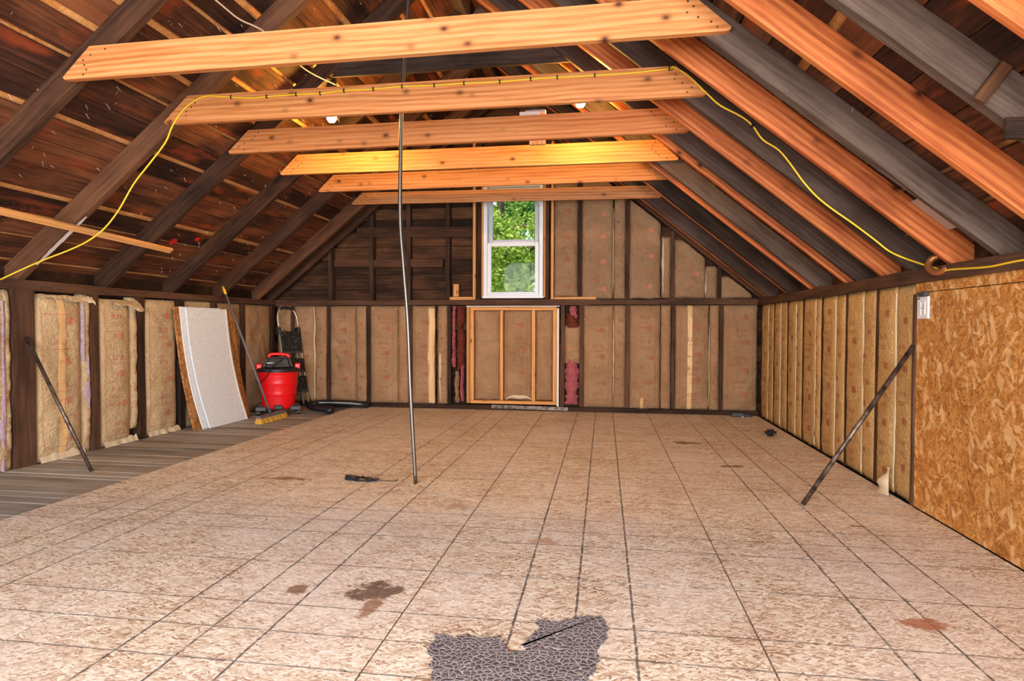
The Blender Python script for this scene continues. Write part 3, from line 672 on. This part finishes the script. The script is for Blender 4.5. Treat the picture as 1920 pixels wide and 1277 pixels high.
MB().box(-1.475, -.882, YB+.02, YB+.024, 1.54, 2.14).build('pane', 'glass', s1)
MB().box(-1.465, -.89, YB+.068, YB+.072, 2.22, 2.87).build('pane', 'glass', s2)
MB().cbox(-1.45, -.905, YB+.03, YB+.06, 2.185, 2.2, .002).build('sash_lock_rail', 'white_vinyl', s1)
MB().cbox(WX0, WX1, YB-.035, YB+.02, WZ0-.025, WZ0+.006, .003).build('window_sill', 'white_vinyl', win)

# ------------------------------------------------------------------ hatch framing in the back wall
h_ = thing('framed_hatch', (-1.17, YB, .07), 'light pine framed hatch panel in the back wall under the window', 'hatch')
def hp(name, x0, x1, z0, z1, y0=-.035, y1=.06, mat='pine_frame'):
    L = max(x1-x0, z1-z0)
    if z1-z0 > x1-x0: board(name, ((x0+x1)/2+1.17, (y0+y1)/2, z0-.07), ((x0+x1)/2+1.17, (y0+y1)/2, z1-.07), x1-x0, y1-y0, (0, 1, 0), mat, h_)
    else: board(name, (x0+1.17, (y0+y1)/2, (z0+z1)/2-.07), (x1+1.17, (y0+y1)/2, (z0+z1)/2-.07), z1-z0, y1-y0, (0, 1, 0), mat, h_)
hp('stile', -1.735, -1.69, .125, 1.30); hp('stile', -.651, -.603, .125, 1.30)
hp('mullion', -1.342, -1.299, .125, 1.30); hp('mullion', -.924, -.879, .125, 1.30)
hp('rail', -1.735, -.603, 1.303, 1.345); hp('rail', -1.735, -.603, .082, .122)
hp('trim_board', -1.79, -1.738, .082, 1.365, -.02, .03, 'osb_scrap'); hp('trim_board', -.60, -.572, .06, 1.33, -.03, .02, 'foam_edge'); hp('trim_board', -1.79, -.565, 1.349, 1.362, -.04, .03, 'foam_edge')
board('threshold', (-1.45, YB-.02, .045), (-.45, YB-.02, .035), .05, .06, (0, 1, 0), 'steel', wb_)
mb = MB(); pts = []
for i in range(15):
    t_ = i/14; pts.append((-1.26+.34*t_, YB-.055, .14+.05*math.sin(math.pi*t_)+.012*math.sin(9*t_)))
mb.tube(pts, [.006+.026*math.sin(math.pi*i/14)**1.2 for i in range(15)], 7)
tag(mb.build('paper_scrap', 'paper_edge', smooth=True), 'crumpled grey-white paper scrap resting on the bottom rail of the pine hatch', 'scrap')

# ------------------------------------------------------------------ collar ties (ceiling joists)
TIES = [((-3.173, 2.545), (0.618, 2.577), 3.22, .185, .095), ((-3.170, 2.556), (.634, 2.567), 4.058, .195, .095), ((-3.213, 2.578), (.637, 2.596), 4.896, .192, .09),
        ((-3.204, 2.599), (.655, 2.603), 5.734, .192, .08), ((-3.208, 2.610), (.677, 2.627), 6.572, .185, .07), ((-3.17, 2.632), (.656, 2.610), 7.41, .145, .06)]
LAB = ['pale pine ceiling joist nearest the camera, wide board with sawn angled ends', 'pine ceiling joist with the yellow cable stapled along it', 'pine ceiling joist just below the two lit bulbs',
       'pine ceiling joist lit bright yellow by the two bulbs', 'pine ceiling joist between the brightly lit one and the farthest one', 'narrowest, farthest pine ceiling joist, crossing the top of the window']
_n = MB().prism([(.0055*math.cos(a*math.pi/4), .0055*math.sin(a*math.pi/4)) for a in range(8)], 'y', -.0015, .002).build('nail_head', 'old_rafter'); NAIL = _n.data; bpy.data.objects.remove(_n)
for (A, B, yy, hh, _), lb in zip(TIES, LAB):
    L = B[0]-A[0]; cx = (A[0]+B[0])/2; cz = (A[1]+B[1])/2; an = math.atan2(B[1]-A[1], L)
    c = hh/S*.80
    poly = [(-L/2+.012, -hh/2), (L/2-.02, -hh/2), (L/2-.003, -hh/2+.006), (L/2, -hh/2+.02), (L/2-c, hh/2), (-L/2+c, hh/2), (-L/2, -hh/2+.016)]
    o = MB().prism(poly, 'y', 0, .038).build('ceiling_joist', 'pine_tie')
    o.location = (cx, yy, cz+hh/2); o.rotation_euler = (0, -an, 0); tag(o, lb, 'beam', 'new pine ceiling joists')
    nr = random.Random(int(yy*100))
    for sg in (-1, 1):
        for k in range(6):
            nl_ = link('nail_head', NAIL, o); zz = -hh*.38 + hh*.15*k
            nl_.location = (sg*(L/2 - c*(zz+hh/2)/hh - nr.uniform(.03, .13)), -.001, zz)
o = board('collar_beam', (-2.29, 4.98, 3.285), (-.19, 4.98, 3.295), .15, .03, (0, 1, 0), 'old_rafter', None, 31.0)
tag(o, 'dark old collar beam high up between the two nearest pine joists', 'beam')
o = board('wood_strip', (-3.93, 3.0, 1.885), (-4.02, 5.2, 1.815), .055, .022, (math.sin(th), 0, -math.cos(th)), 'pine_strip', None)
o.location += Vector((.02, 0, -.022)); tag(o, 'thin pale wood strip nailed across the dark left rafters', 'board')

# ------------------------------------------------------------------ steel rods
tag(MB().tube(smooth_path([(-1.325, 4.118, 4.02), (-1.347, 4.118, 3.331), (-1.378, 4.118, 2.935), (-1.398, 4.118, 2.5), (-1.407, 4.118, 1.877), (-1.382, 4.116, 1.509), (-1.352, 4.112, 1.139), (-1.330, 4.108, .62), (-1.292, 4.10, .0)], 6), .0135, 10).build('steel_rod', 'bright_steel', smooth=True), 'long thin bent steel rod hanging from the ridge down to the floor', 'rod')
tag(MB().tube([(-3.848, 4.112, -.016), (-4.465, 4.172, 1.0)], .0135, 10).build('steel_rod', 'steel', smooth=True), 'steel rod slanting from the dark left wall post to the grey floorboards', 'rod')
tag(MB().tube([(1.219, 3.981, 0.003), (1.872, 4.068, .985)], .0145, 10).build('steel_rod', 'steel', smooth=True), 'steel rod slanting from the floor to the edge of the right wall OSB', 'rod')

# ------------------------------------------------------------------ yellow cable
cab = thing('yellow_cable', (-1.3, 4.05, 2.72), 'yellow electric cable running down the left rafter, along a joist and down the right slope', 'cable')
base = Vector((-1.3, 4.05, 2.72))
Lp = [(-4.42, 3.93, 1.432), (-4.28, 3.98, 1.513), (-4.11, 4.0, 1.585), (-3.94, 4.03, 1.653), (-3.80, 4.05, 1.72), (-3.68, 4.07, 1.812), (-3.57, 4.085, 1.948), (-3.45, 4.095, 2.142), (-3.31, 4.09, 2.29), (-3.18, 4.085, 2.432), (-3.10, 4.06, 2.545), (-3.0, 4.05, 2.655), (-2.89, 4.05, 2.722), (-2.82, 4.05, 2.737)]
Tp = [(-2.77, 2.736), (-2.633, 2.721), (-2.482, 2.706), (-2.36, 2.71), (-2.139, 2.714), (-1.961, 2.712), (-1.786, 2.721), (-1.574, 2.72), (-1.369, 2.727), (-1.144, 2.722), (-.938, 2.725), (-.695, 2.722), (-.488, 2.727), (-.313, 2.728), (-.07, 2.728), (.151, 2.729), (.40, 2.742)]
Rp = [(.426, 2.752), (.52, 2.69), (.636, 2.571), (.718, 2.5), (.842, 2.427), (.913, 2.367), (.978, 2.274), (1.075, 2.204), (1.155, 2.101), (1.219, 2.007), (1.299, 1.912), (1.393, 1.83), (1.518, 1.735), (1.642, 1.634), (1.719, 1.568), (1.80, 1.525)]
pth = Lp + [(x, 4.051, z) for x, z in Tp] + [(x, 4.051 if x < .65 else 4.066, z) for x, z in Rp] + [(1.845, 3.90, 1.462), (1.856, 3.81, 1.437), (1.858, 3.74, 1.412), (1.858, 3.64, 1.412), (1.86, 3.336, 1.396), (1.86, 3.175, 1.400), (1.86, 3.06, 1.402), (1.86, 2.6, 1.40), (1.86, 1.5, 1.40)]
MB().tube([Vector(p)-base for p in smooth_path(pth, 4)], .0058, 7).build('cable', 'yellow', cab, smooth=True)
for x, z in [(-2.633, 2.721), (-2.36, 2.71), (-2.139, 2.714), (-1.961, 2.712), (-1.786, 2.721), (-1.574, 2.72), (-1.369, 2.727), (-1.144, 2.722), (-.938, 2.725), (-.695, 2.722), (-.488, 2.727), (-.313, 2.728), (-.07, 2.728), (.40, 2.742)]:
    MB().cbox(x-.004, x+.004, 4.042, 4.060, z-.012, z+.012, .001).build('staple', 'black', cab).location = -base
MB().cbox(.908, .920, 4.052, 4.078, 2.352, 2.378, .001).build('staple', 'black', cab).location = -base
tag(MB().tube(smooth_path([(1.87, 3.80, 1.50), (1.845, 3.815, 1.49), (1.825, 3.815, 1.455), (1.828, 3.78, 1.415), (1.85, 3.735, 1.405), (1.868, 3.705, 1.43)], 5), .019, 10).build('pipe_elbow', 'copper', smooth=True), 'brown bent pipe elbow at the right wall plate that the yellow cable passes', 'pipe')
tag(MB().tube(smooth_path([(-2.41, 2.6, 3.125), (-2.40, 3.572, 3.12), (-2.392, 3.787, 3.12), (-2.357, 4.051, 3.15), (-2.369, 4.615, 3.14), (-2.317, 5.08, 3.19)], 6), .0055, 7).build('white_cable', 'white_cable', smooth=True), 'pale white cable along the upper left rafters above the nearest joist', 'cable')

# ------------------------------------------------------------------ lamps
def bulb(x, y, z, label):
    t = thing('light_bulb', (x, y, z+.11), label, 'lamp', 0, 'bare bulbs behind the third joist')
    MB().lathe([(.008, -.150), (.026, -.144), (.040, -.122), (.043, -.1), (.037, -.076), (.022, -.05), (.015, -.035)], 20).build('bulb', 'bulb', t, smooth=True)
    MB().lathe([(.017, -.042), (.02, -.02), (.02, .01), (.028, .018), (.028, .028)], 18).build('socket', 'white_vinyl', t, smooth=True)
    MB().cbox(-.035, .035, -.035, .035, .028, .06).build('mounting_box', 'grey_vinyl', t)
    MB().cbox(-.04, .04, -.02, .02, .06, .42).build('hanger', 'old_rafter', t)
bulb(-2.382, 5.14, 2.925, 'lit bare bulb on the left, over the third pine joist')
bulb(-.205, 5.14, 2.948, 'lit bare bulb on the right, over the third pine joist')
t = thing('cable_box', (-.58, 4.95, 2.79), 'small white electrical box sitting on top of the third pine joist', 'electrical box')
MB().cbox(-.105, .06, -.02, .05, .0, .035).build('box_body', 'white_vinyl', t); MB().cbox(-.06, .105, 0, .055, .02, .052).build('lid', 'grey_vinyl', t)
o = board('wood_block', (-.54, 4.955, 2.56), (-.54, 4.955, 2.78), .13, .036, (0, 1, 0), 'pine_tie', None); tag(o, 'short pine block behind the third joist, poking out below it', 'block')

# ------------------------------------------------------------------ switch on the right wall
t = thing('wall_switch', (XR-.003, 3.965, 1.215), 'white wall control plate with buttons on the right OSB wall', 'switch')
MB().cbox(-.012, 0, -.062, .062, -.066, .066, .003).build('plate', 'white_vinyl', t)
MB().cbox(-.016, -.011, .014, .036, -.045, -.005, .002).build('rocker', 'foam_edge', t); MB().cbox(-.016, -.011, .014, .036, .0, .035, .002).build('rocker', 'foam_edge', t)
MB().cbox(-.016, -.011, -.034, -.008, -.042, .042, .002).build('slider_frame', 'foam_edge', t)
MB().cbox(-.018, -.015, -.024, -.016, -.006, .0, .001).build('button', 'black', t); MB().cbox(-.018, -.015, -.024, -.016, .008, .013, .001).build('button', 'black', t); MB().cbox(-.015, -.011, .028, .05, .05, .057, .001).build('indicator', 'black', t)
MB().cbox(-.03, 0, -.055, .025, .066, .092, .006).build('cable_clamp', 'dark_grey', t)

# ------------------------------------------------------------------ leaning panels
def panel(name, label, y0, y1, prof, tk, mat, tilt=0.0, hgt=1.31, rim=None):
    t = thing(name, ((prof[0]), (y0+y1)/2, -.017), label, 'panel')
    N = len(prof)-1; vs = []; W = (y1-y0)/2
    fine = smooth_path([(p-prof[0], 0, hgt*i/N) for i, p in enumerate(prof)], 5)
    for p in fine:
        sh = tilt*p.z
        vs += [(p.x+tk, -W+sh, p.z), (p.x+tk, W+sh, p.z), (p.x, W+sh, p.z), (p.x, -W+sh, p.z)]
    m_ = len(fine); fs = [(0, 1, 2, 3), tuple(4*(m_-1)+k for k in (3, 2, 1, 0))]
    for i in range(m_-1): fs += [(4*i+k, 4*(i+1)+k, 4*(i+1)+(k+1) % 4, 4*i+(k+1) % 4) for k in range(4)]
    MB().add(vs, fs).build('sheet', mat, t)
    if rim:
        mb = MB()
        for sgn in (1,):
            vs = []; 
            for p in fine:
                sh = tilt*p.z; a = sgn*W+sh
                vs += [(p.x-.003, a, p.z), (p.x+tk+.006, a, p.z), (p.x+tk+.006, a+.02, p.z), (p.x-.003, a+.02, p.z)]
            fs = [(0, 1, 2, 3), tuple(4*(m_-1)+k for k in (3, 2, 1, 0))]
            for i in range(m_-1): fs += [(4*i+k, 4*(i+1)+k, 4*(i+1)+(k+1) % 4, 4*i+(k+1) % 4) for k in range(4)]
            mb.add(vs, fs)
        mb.build('edge_rim', rim, t)
    return t
panel('foam_panel', 'front white stippled bowed panel leaning on the left wall', 6.05, 6.73, [-4.22, -4.30, -4.355, -4.385, -4.395], .014, 'foam', -.105, 1.30, 'foam_edge')
panel('foam_panel', 'white panel behind the front white one, only its left edge showing', 5.985, 6.66, [-4.255, -4.335, -4.385, -4.41, -4.42], .012, 'foam', -.10, 1.31, None)
panel('fibre_board', 'brown chipboard sheet leaning behind the white panels on the left wall', 5.895, 6.93, [-4.30, -4.36, -4.405, -4.43, -4.445], .016, 'osb_scrap', -.08, 1.31)

# ------------------------------------------------------------------ push broom
t = thing('push_broom', (-3.84, 6.64, -.018), 'push broom with grey pole and yellow tip leaning against the left wall', 'broom')
a_ = Vector((0.0, -.27, 0)); b_ = Vector((0.01, .28, 0))
o = board('head_block', a_+Vector((0, 0, .075)), b_+Vector((0, 0, .075)), .06, .03, (0, 0, 1), 'broom_pole', t)
mb = MB(); N = 16; vs = []; fs = []
ax = (b_-a_); px = Vector((ax.y, -ax.x, 0)).normalized()
for i in range(N+1):
    c = a_+ax*(i/N)
    for (w_, z_) in ((-.03, .062), (.03, .062), (.05+.006*math.sin(i*2.3), .004), (-.042, .004)): vs.append(tuple(c+px*w_+Vector((0, 0, z_))))
for i in range(N): fs += [(4*i+k, 4*(i+1)+k, 4*(i+1)+(k+1) % 4, 4*i+(k+1) % 4) for k in range(4)]
fs += [(0, 1, 2, 3), tuple(4*N+k for k in (3, 2, 1, 0))]
MB().add(vs, fs).build('bristles', 'bristle', t)
foot = Vector((-.01, .01, .085)); topb = Vector((-4.405, 6.62, 1.50)) - Vector((-3.84, 6.64, -.018))
MB().tube([foot, topb], .0125, 12).build('pole', 'broom_pole', t, smooth=True)
dirv = (topb-foot).normalized()
MB().tube([topb-dirv*.04, topb+dirv*.05], .0155, 12).build('yellow_grip', 'yellow_plastic', t, smooth=True)
MB().tube([topb+dirv*.05, topb+dirv*.085], .005, 8).build('hang_hook', 'steel', t, smooth=True)
MB().tube([foot-dirv*.01, foot+dirv*.07], .018, 10).build('socket', 'dark_grey', t, smooth=True)

# ------------------------------------------------------------------ wet-dry vacuum
t = thing('shop_vacuum', (-4.06, 7.20, -.018), 'red drum shop vacuum with black lid standing in the back left corner', 'vacuum', R(28))
prof = [(.05, .075), (.175, .075), (.19, .085), (.195, .11)]
for i in range(22):
    z_ = .12+.40*i/21; r_ = .196+.044*(i/21)
    if i in (7, 8): r_ += .004
    if i in (14, 15): r_ += .004
    prof.append((r_, z_))
prof += [(.245, .525), (.245, .545), (.2, .545)]
MB().lathe(prof, 44).build('drum', 'red', t, smooth=True)
lid = MB().lathe([(.255, .54), (.258, .55), (.258, .572), (.245, .585), (.20, .592), (.15, .60), (.02, .60)], 44).build('lid', 'black', t, smooth=True)
bm = bmesh.new(); bmesh.ops.create_cube(bm, size=1)
bmesh.ops.bevel(bm, geom=bm.edges[:], offset=.12, segments=3, affect='EDGES')
for q_ in bm.verts:
    k = .5+q_.co.z; s_ = 1.0-.26*k
    q_.co = Vector((q_.co.x*.36*s_, q_.co.y*.34*s_, .585+.135*k))
head = MB().bm(bm).build('power_head', 'black', t, smooth=False)
for i in range(6): MB().cbox(.05, .13-.003*i, -.172+.006*i, -.15+.006*i, .605+.014*i, .612+.014*i, .002).build('vent_slat', 'dark_grey', head)
MB().tube([(-.13, -.166, .648), (-.115, -.168, .655), (-.08, -.166, .652), (-.05, -.164, .657)], [.003, .007, .006, .003], 6).build('logo', 'white_vinyl', head)
MB().tube(smooth_path([(-.11, -.02, .715), (-.10, -.02, .748), (-.03, -.02, .757), (.06, -.02, .752), (.115, -.02, .738), (.12, -.02, .71)], 4), .021, 10).build('handle', 'red', t, smooth=True)
for sx in (-1, 1):
    MB().cbox(sx*.225-.035, sx*.225+.035, -.06, .05, .555, .64, .012).build('latch', 'red', t)
MB().cbox(-.05, .05, -.222, -.18, .078, .135, .008).build('drain_cap', 'black', t)
for (cx, cy) in ((-.22, -.12), (.22, -.12), (-.2, .16), (.2, .16)):
    cst = MB().cbox(cx*.7-.02, cx*1.08+.03 if cx > 0 else cx*.7+.02, cy-.045, cy+.045, .055, .115, .012) if cx > 0 else MB().cbox(cx*1.08-.03, cx*.7+.02, cy-.045, cy+.045, .055, .115, .012)
    co = cst.build('caster_mount', 'dark_grey', t)
    bm = bmesh.new(); bmesh.ops.create_cone(bm, cap_ends=True, segments=18, radius1=.032, radius2=.032, depth=.03)
    MB().bm(bm, Matrix.Translation((cx*1.06, cy, .032)) @ Matrix.Rotation(R(90), 4, 'Y')).build('wheel', 'black', co)
MB().tube(smooth_path([(.06, -.15, .70), (.02, -.17, .68), (-.05, -.19, .62), (-.09, -.262, .57), (-.13, -.245, .50), (-.18, -.20, .44), (-.23, -.14, .40), (-.25, -.05, .42)], 6), .006, 8).build('power_cord', 'black', t, smooth=True)
# hose
hp_ = smooth_path([(-3.42, 7.28, .03), (-3.52, 7.30, .03), (-3.64, 7.34, .035), (-3.74, 7.40, .045), (-3.765, 7.48, .06), (-3.66, 7.55, .075), (-3.48, 7.60, .072), (-3.3, 7.66, .06), (-3.17, 7.70, .045), (-3.12, 7.76, .035), (-3.2, 7.81, .03), (-3.4, 7.79, .03), (-3.6, 7.72, .03)], 16)
t = thing('vacuum_hose', (-3.46, 7.5, 0), 'black corrugated vacuum hose coiled on the floor by the back wall', 'hose')
MB().tube([p - Vector((-3.46, 7.5, -.012)) for p in hp_], .043, 14, True, .1).build('hose', 'black_gloss', t, smooth=True)
c0 = hp_[0]-Vector((-3.46, 7.5, 0)); dd = (hp_[0]-hp_[3]).normalized()
MB().tube([c0-dd*.05, c0-dd*.02, c0+dd*.045, c0+dd*.05], [.046, .05, .05, .042], 16).build('end_cuff', 'black', t, smooth=True)
MB().tube([Vector((-3.765, 7.465, .058))-Vector((-3.46, 7.5, 0))+Vector((-.0, -.0, 0)), Vector((-3.70, 7.53, .072))-Vector((-3.46, 7.5, 0))], [.05, .05], 16).build('end_cuff', 'black', t, smooth=True)
o = board('scrap_board', (-4.15, 7.66, -.008), (-3.83, 7.70, -.008), .30, .018, (0, 0, 1), 'osb_scrap', None); tag(o, 'loose brown board scrap flat on the floor under the ladder feet', 'board')

# ------------------------------------------------------------------ folding step ladder
# local: x = width, z = up along the ladder, y = depth; leans back into the corner
t = thing('step_ladder', (-4.01, 7.63, .003), 'folded aluminium step ladder with black treads leaning in the corner behind the vacuum', 'ladder', R(42))
t.rotation_euler = (R(-11), 0, R(66)); t.rotation_mode = 'XYZ'
W = .165
for sx in (-1, 1):
    MB().tube([(sx*W, 0, .02), (sx*W*.93, 0, 1.12)], .0125, 10).build('front_rail', 'aluminium', t, smooth=True)
    MB().tube([(sx*(W-.035), .06, .02), (sx*(W-.045), .05, 1.0)], .0115, 10).build('rear_rail', 'aluminium', t, smooth=True)
    MB().lathe([(.016, 0), (.017, .04), (.014, .045)], 12, (sx*W, 0, .0)).build('rubber_foot', 'black', t); MB().lathe([(.016, 0), (.017, .04), (.014, .045)], 12, (sx*(W-.035), .06, .0)).build('rubber_foot', 'black', t)
    MB().cbox(sx*W*.93-.02, sx*W*.93+.02, -.02, .06, .99, 1.09, .006).build('hinge_bracket', 'black', t)
MB().tube(smooth_path([(-W*.93, 0, 1.1), (-W*.9, 0, 1.24), (-W*.6, 0, 1.335), (0, 0, 1.36), (W*.6, 0, 1.335), (W*.9, 0, 1.24), (W*.93, 0, 1.1)], 5), .0135, 10).build('hand_loop', 'aluminium', t, smooth=True)
MB().tube(smooth_path([(-W*.62, -.001, 1.333), (-W*.3, -.001, 1.352), (W*.3, -.001, 1.352), (W*.62, -.001, 1.333)], 5), .018, 10).build('foam_grip', 'black_tread', t, smooth=True)
for z0, z1 in ((.74, 1.03), (.47, .66), (.20, .42)):
    MB().cbox(-W+.005, W-.005, -.03, -.008, z0, z1, .006).build('tread', 'black_tread', t)
    MB().cbox(-W+.01, W-.01, -.036, -.03, z0-.004, z0+.018, .002).build('tread_edge', 'dark_grey', t)
MB().tube([(-W+.04, .058, .16), (W-.04, .058, .16)], .008, 8).build('rear_brace', 'aluminium', t, smooth=True)

# ------------------------------------------------------------------ things on the floor
tar = [(-.584, 2.093), (-.55, 2.085), (-.515, 2.067), (-.494, 2.10), (-.45, 2.105), (-.415, 2.09), (-.361, 2.109), (-.333, 2.052), (-.317, 2.009), (-.256, 2.029), (-.27, 2.06), (-.254, 2.10), (-.228, 2.188), (-.245, 2.268), (-.215, 2.255), (-.174, 2.245), (-.13, 2.27), (-.088, 2.304), (-.04, 2.315), (-.008, 2.325), (.021, 2.259), (.02, 2.2), (.011, 2.149), (-.012, 2.056), (-.01, 2.0), (-.018, 1.958), (-.038, 1.889), (-.02, 1.82), (-.1, 1.73), (-.2, 1.76), (-.3, 1.70), (-.42, 1.74), (-.5, 1.72), (-.53, 1.816), (-.554, 1.922), (-.59, 2.0)]
ply = []
for i, p in enumerate(tar):
    q_ = tar[(i+1) % len(tar)]
    for k in range(4):
        x_ = p[0]+(q_[0]-p[0])*k/4; y_ = p[1]+(q_[1]-p[1])*k/4
        nn = noise.noise_vector(Vector((x_*45, y_*45, 3)))*.019; ply.append((x_+nn.x, y_+nn.y))
tag(MB().prism(ply, 'z', .0003, .004).build('tar_patch', 'tar'), 'cracked black tar patch stuck to the floor at the bottom of the photo', 'patch')
t = thing('plastic_scrap', (-1.69, 4.11, .001), 'black scrap of plastic film with a wire on the floor beside the hanging rod', 'debris')
vs = []; fs = []; N, Mx = 14, 5
for i in range(N+1):
    for j in range(Mx+1):
        s_, q_ = i/N, j/Mx*2-1; hw = .045*math.sin(math.pi*min(1, s_*.95+.06))**.6*(1+.5*noise.noise(Vector((s_*6, 1, 0))))
        vs.append((-.13+.26*s_, q_*hw+.02*(1-s_), .004+max(0, .025*(1-q_*q_)*(1+noise.noise(Vector((s_*9, q_*2, 4)))))*(1-s_*.4)))
for i in range(N):
    for j in range(Mx): a = i*(Mx+1)+j; fs.append((a, a+1, a+Mx+2, a+Mx+1))
MB().add(vs, fs).build('film', 'debris', t, smooth=True)
MB().tube([(.10, 0, .005), (.17, .004, .005), (.235, .002, .005), (.25, .04, .006)], .003, 6).build('wire', 'steel', t)
t = thing('tape_measure', (1.66, 6.45, 0), 'small black tape measure on the floor by the right wall', 'tool', R(20))
mb = MB(); bm = bmesh.new(); bmesh.ops.create_cube(bm, size=1); bmesh.ops.bevel(bm, geom=[e_ for e_ in bm.edges if abs(e_.verts[0].co.y-e_.verts[1].co.y) > .5], offset=.25, segments=4, affect='EDGES')
for q_ in bm.verts: q_.co = Vector((q_.co.x*.10, q_.co.y*.05, .034+q_.co.z*.066))
mb.bm(bm).build('case', 'black', t); MB().cbox(-.062, -.045, -.012, .012, .002, .022, .001).build('blade_tip', 'brass', t); MB().cbox(.02, .034, -.028, -.024, .012, .03, .001).build('clip', 'brass', t)
t = thing('black_charger', (1.64, 7.77, 0), 'black boxy battery tool lying at the foot of the back wall corner', 'tool', R(-6))
MB().cbox(-.10, .05, -.035, .035, 0, .055, .008).build('body', 'black', t); MB().tube([(.05, 0, .025), (.10, -.01, .02), (.14, -.015, .01)], [.02, .012, .008], 8).build('nose', 'dark_grey', t); MB().cbox(.02, .04, -.045, -.03, .003, .014, .001).build('clip', 'brass', t)

# marks on the left slope
def on_left(x, y, dn=0.0):   # point on the underside of the left roof boards
    nrm = Vector((-math.sin(th), 0, math.cos(th))); p = Vector((x, y, und(x))) + nrm*(.15-.0015-dn); return p
d_up = Vector((math.cos(th), 0, math.sin(th))); nl = Vector((-math.sin(th), 0, math.cos(th)))
def letters(s, size, y0, sdist):
    vs, fs = text_mesh(s, size, 0, 'LEFT'); o0 = Vector((XC, 0, RZ)) + nl*.1485 - d_up*sdist
    return [(o0 + Vector((0, y0, 0)) + Vector((0, x, 0)) + d_up*y_) for x, y_, _ in vs], fs
mb = MB()
sd = (XC+3.93)/math.cos(th)+.13
mb.add(*letters('NO SMO', .115, 3.44, sd)); mb.add(*letters('HERE', .115, 3.54, sd+.12))
mb.build('scratched_lettering', 'scratch', ceil, fix=False)['label'] = 'dark hand lettering on the left roof boards'
for (x, y_, rr_) in ((-4.05, 5.42, .05), (-3.98, 5.68, .035)):
    c0 = Vector((x, y_, und(x))) + nl*.1485
    k = random.Random(int(y_*100)); vs = [c0 + Vector((0, math.cos(a*.5)*rr_*k.uniform(.7, 1.2), 0)) + d_up*math.sin(a*.5)*rr_*k.uniform(.6, 1.0) for a in range(13)]
    MB().add(vs, [tuple(range(13))]).build('red_paint_mark', 'red_paint', ceil, fix=False)
# white paint smear along one rafter's underside
vs = []; fs = []; N = 16
for i in range(N+1):
    x = -4.33+.44*i/N; hw = .02*math.sin(math.pi*(i+.6)/(N+1.2))**.5*(1+.4*noise.noise(Vector((i*.7, 0, 0))))
    vs += [(x, 4.14-hw, und(x)-.008), (x, 4.14+hw, und(x)-.008)]
for i in range(N): fs.append((2*i, 2*i+1, 2*i+3, 2*i+2))
MB().add(vs, fs).build('paint_smear', 'chalk', ceil, fix=False)

# ------------------------------------------------------------------ outdoors seen through the window
struct(MB().box(-60, 60, 8.3, 90, -3.3, -3.2).build('ground', 'grass'))
def tree(loc, R_, hgt, mat, seed, label, n=9000, leaf=.13):
    q_ = random.Random(seed); t = thing('tree', (loc[0], loc[1], -3.2), label, 'tree', 0)
    mb = MB(); mb.tube(smooth_path([(0, 0, 0), (.1, .05, hgt*.3), (-.05, .1, hgt*.6), (.05, 0, hgt*.92)], 4), [.2-.14*i/12 for i in range(13)], 8)
    mb.build('trunk', 'bark', t, smooth=True)
    br = MB()
    for k in range(16):
        z_ = hgt*q_.uniform(.3, .8); a = q_.uniform(0, 6.28); e_ = Vector((math.cos(a)*R_*.8, math.sin(a)*R_*.8, z_+q_.uniform(.3, 1.4)))
        br.tube([Vector((0, 0, z_)), e_*.5+Vector((0, 0, z_*.5+.1)), e_], [.06, .04, .012], 6)
    br.build('branches', 'bark', t, smooth=True)
    cl = [(Vector((q_.gauss(0, .45)*R_, q_.gauss(0, .45)*R_, hgt*(.62+q_.gauss(0, .19)))), q_.uniform(.35, .75)) for _ in range(int(42*R_/2.6))]
    vs = []; fs = []
    for k in range(n):
        c, rr_ = q_.choice(cl); d = Vector((q_.gauss(0, 1), q_.gauss(0, 1), q_.gauss(0, .8))); d.normalize()
        p = c + d*rr_*q_.uniform(.3, 1)**.5; a = Vector((q_.gauss(0, 1), q_.gauss(0, 1), q_.gauss(-.3, .6))).normalized(); b = a.cross(Vector((q_.gauss(0, 1), q_.gauss(0, 1), q_.gauss(0, 1)))).normalized()
        L = leaf*q_.uniform(.6, 1.2); b0 = len(vs); vs += [p-a*L*.5, p+b*L*.24, p+a*L*.5, p-b*L*.24]; fs.append((b0, b0+1, b0+2, b0+3))
    MB().add(vs, fs).build('foliage', mat, t, fix=False)['kind'] = 'stuff'
tree((-2.4, 14.0), 2.6, 8.6, 'leaf_light', 1, 'yellow-green leafy tree filling the lower window pane', 42000, .105)
tree((-4.0, 20.5), 3.4, 12.0, 'leaf_dark', 2, 'deeper green leafy tree seen in the upper window pane', 42000, .15)
tree((3.6, 25), 3.4, 11.5, 'leaf_light', 3, 'light green tree farther out to the right of the window view', 16000, .17)
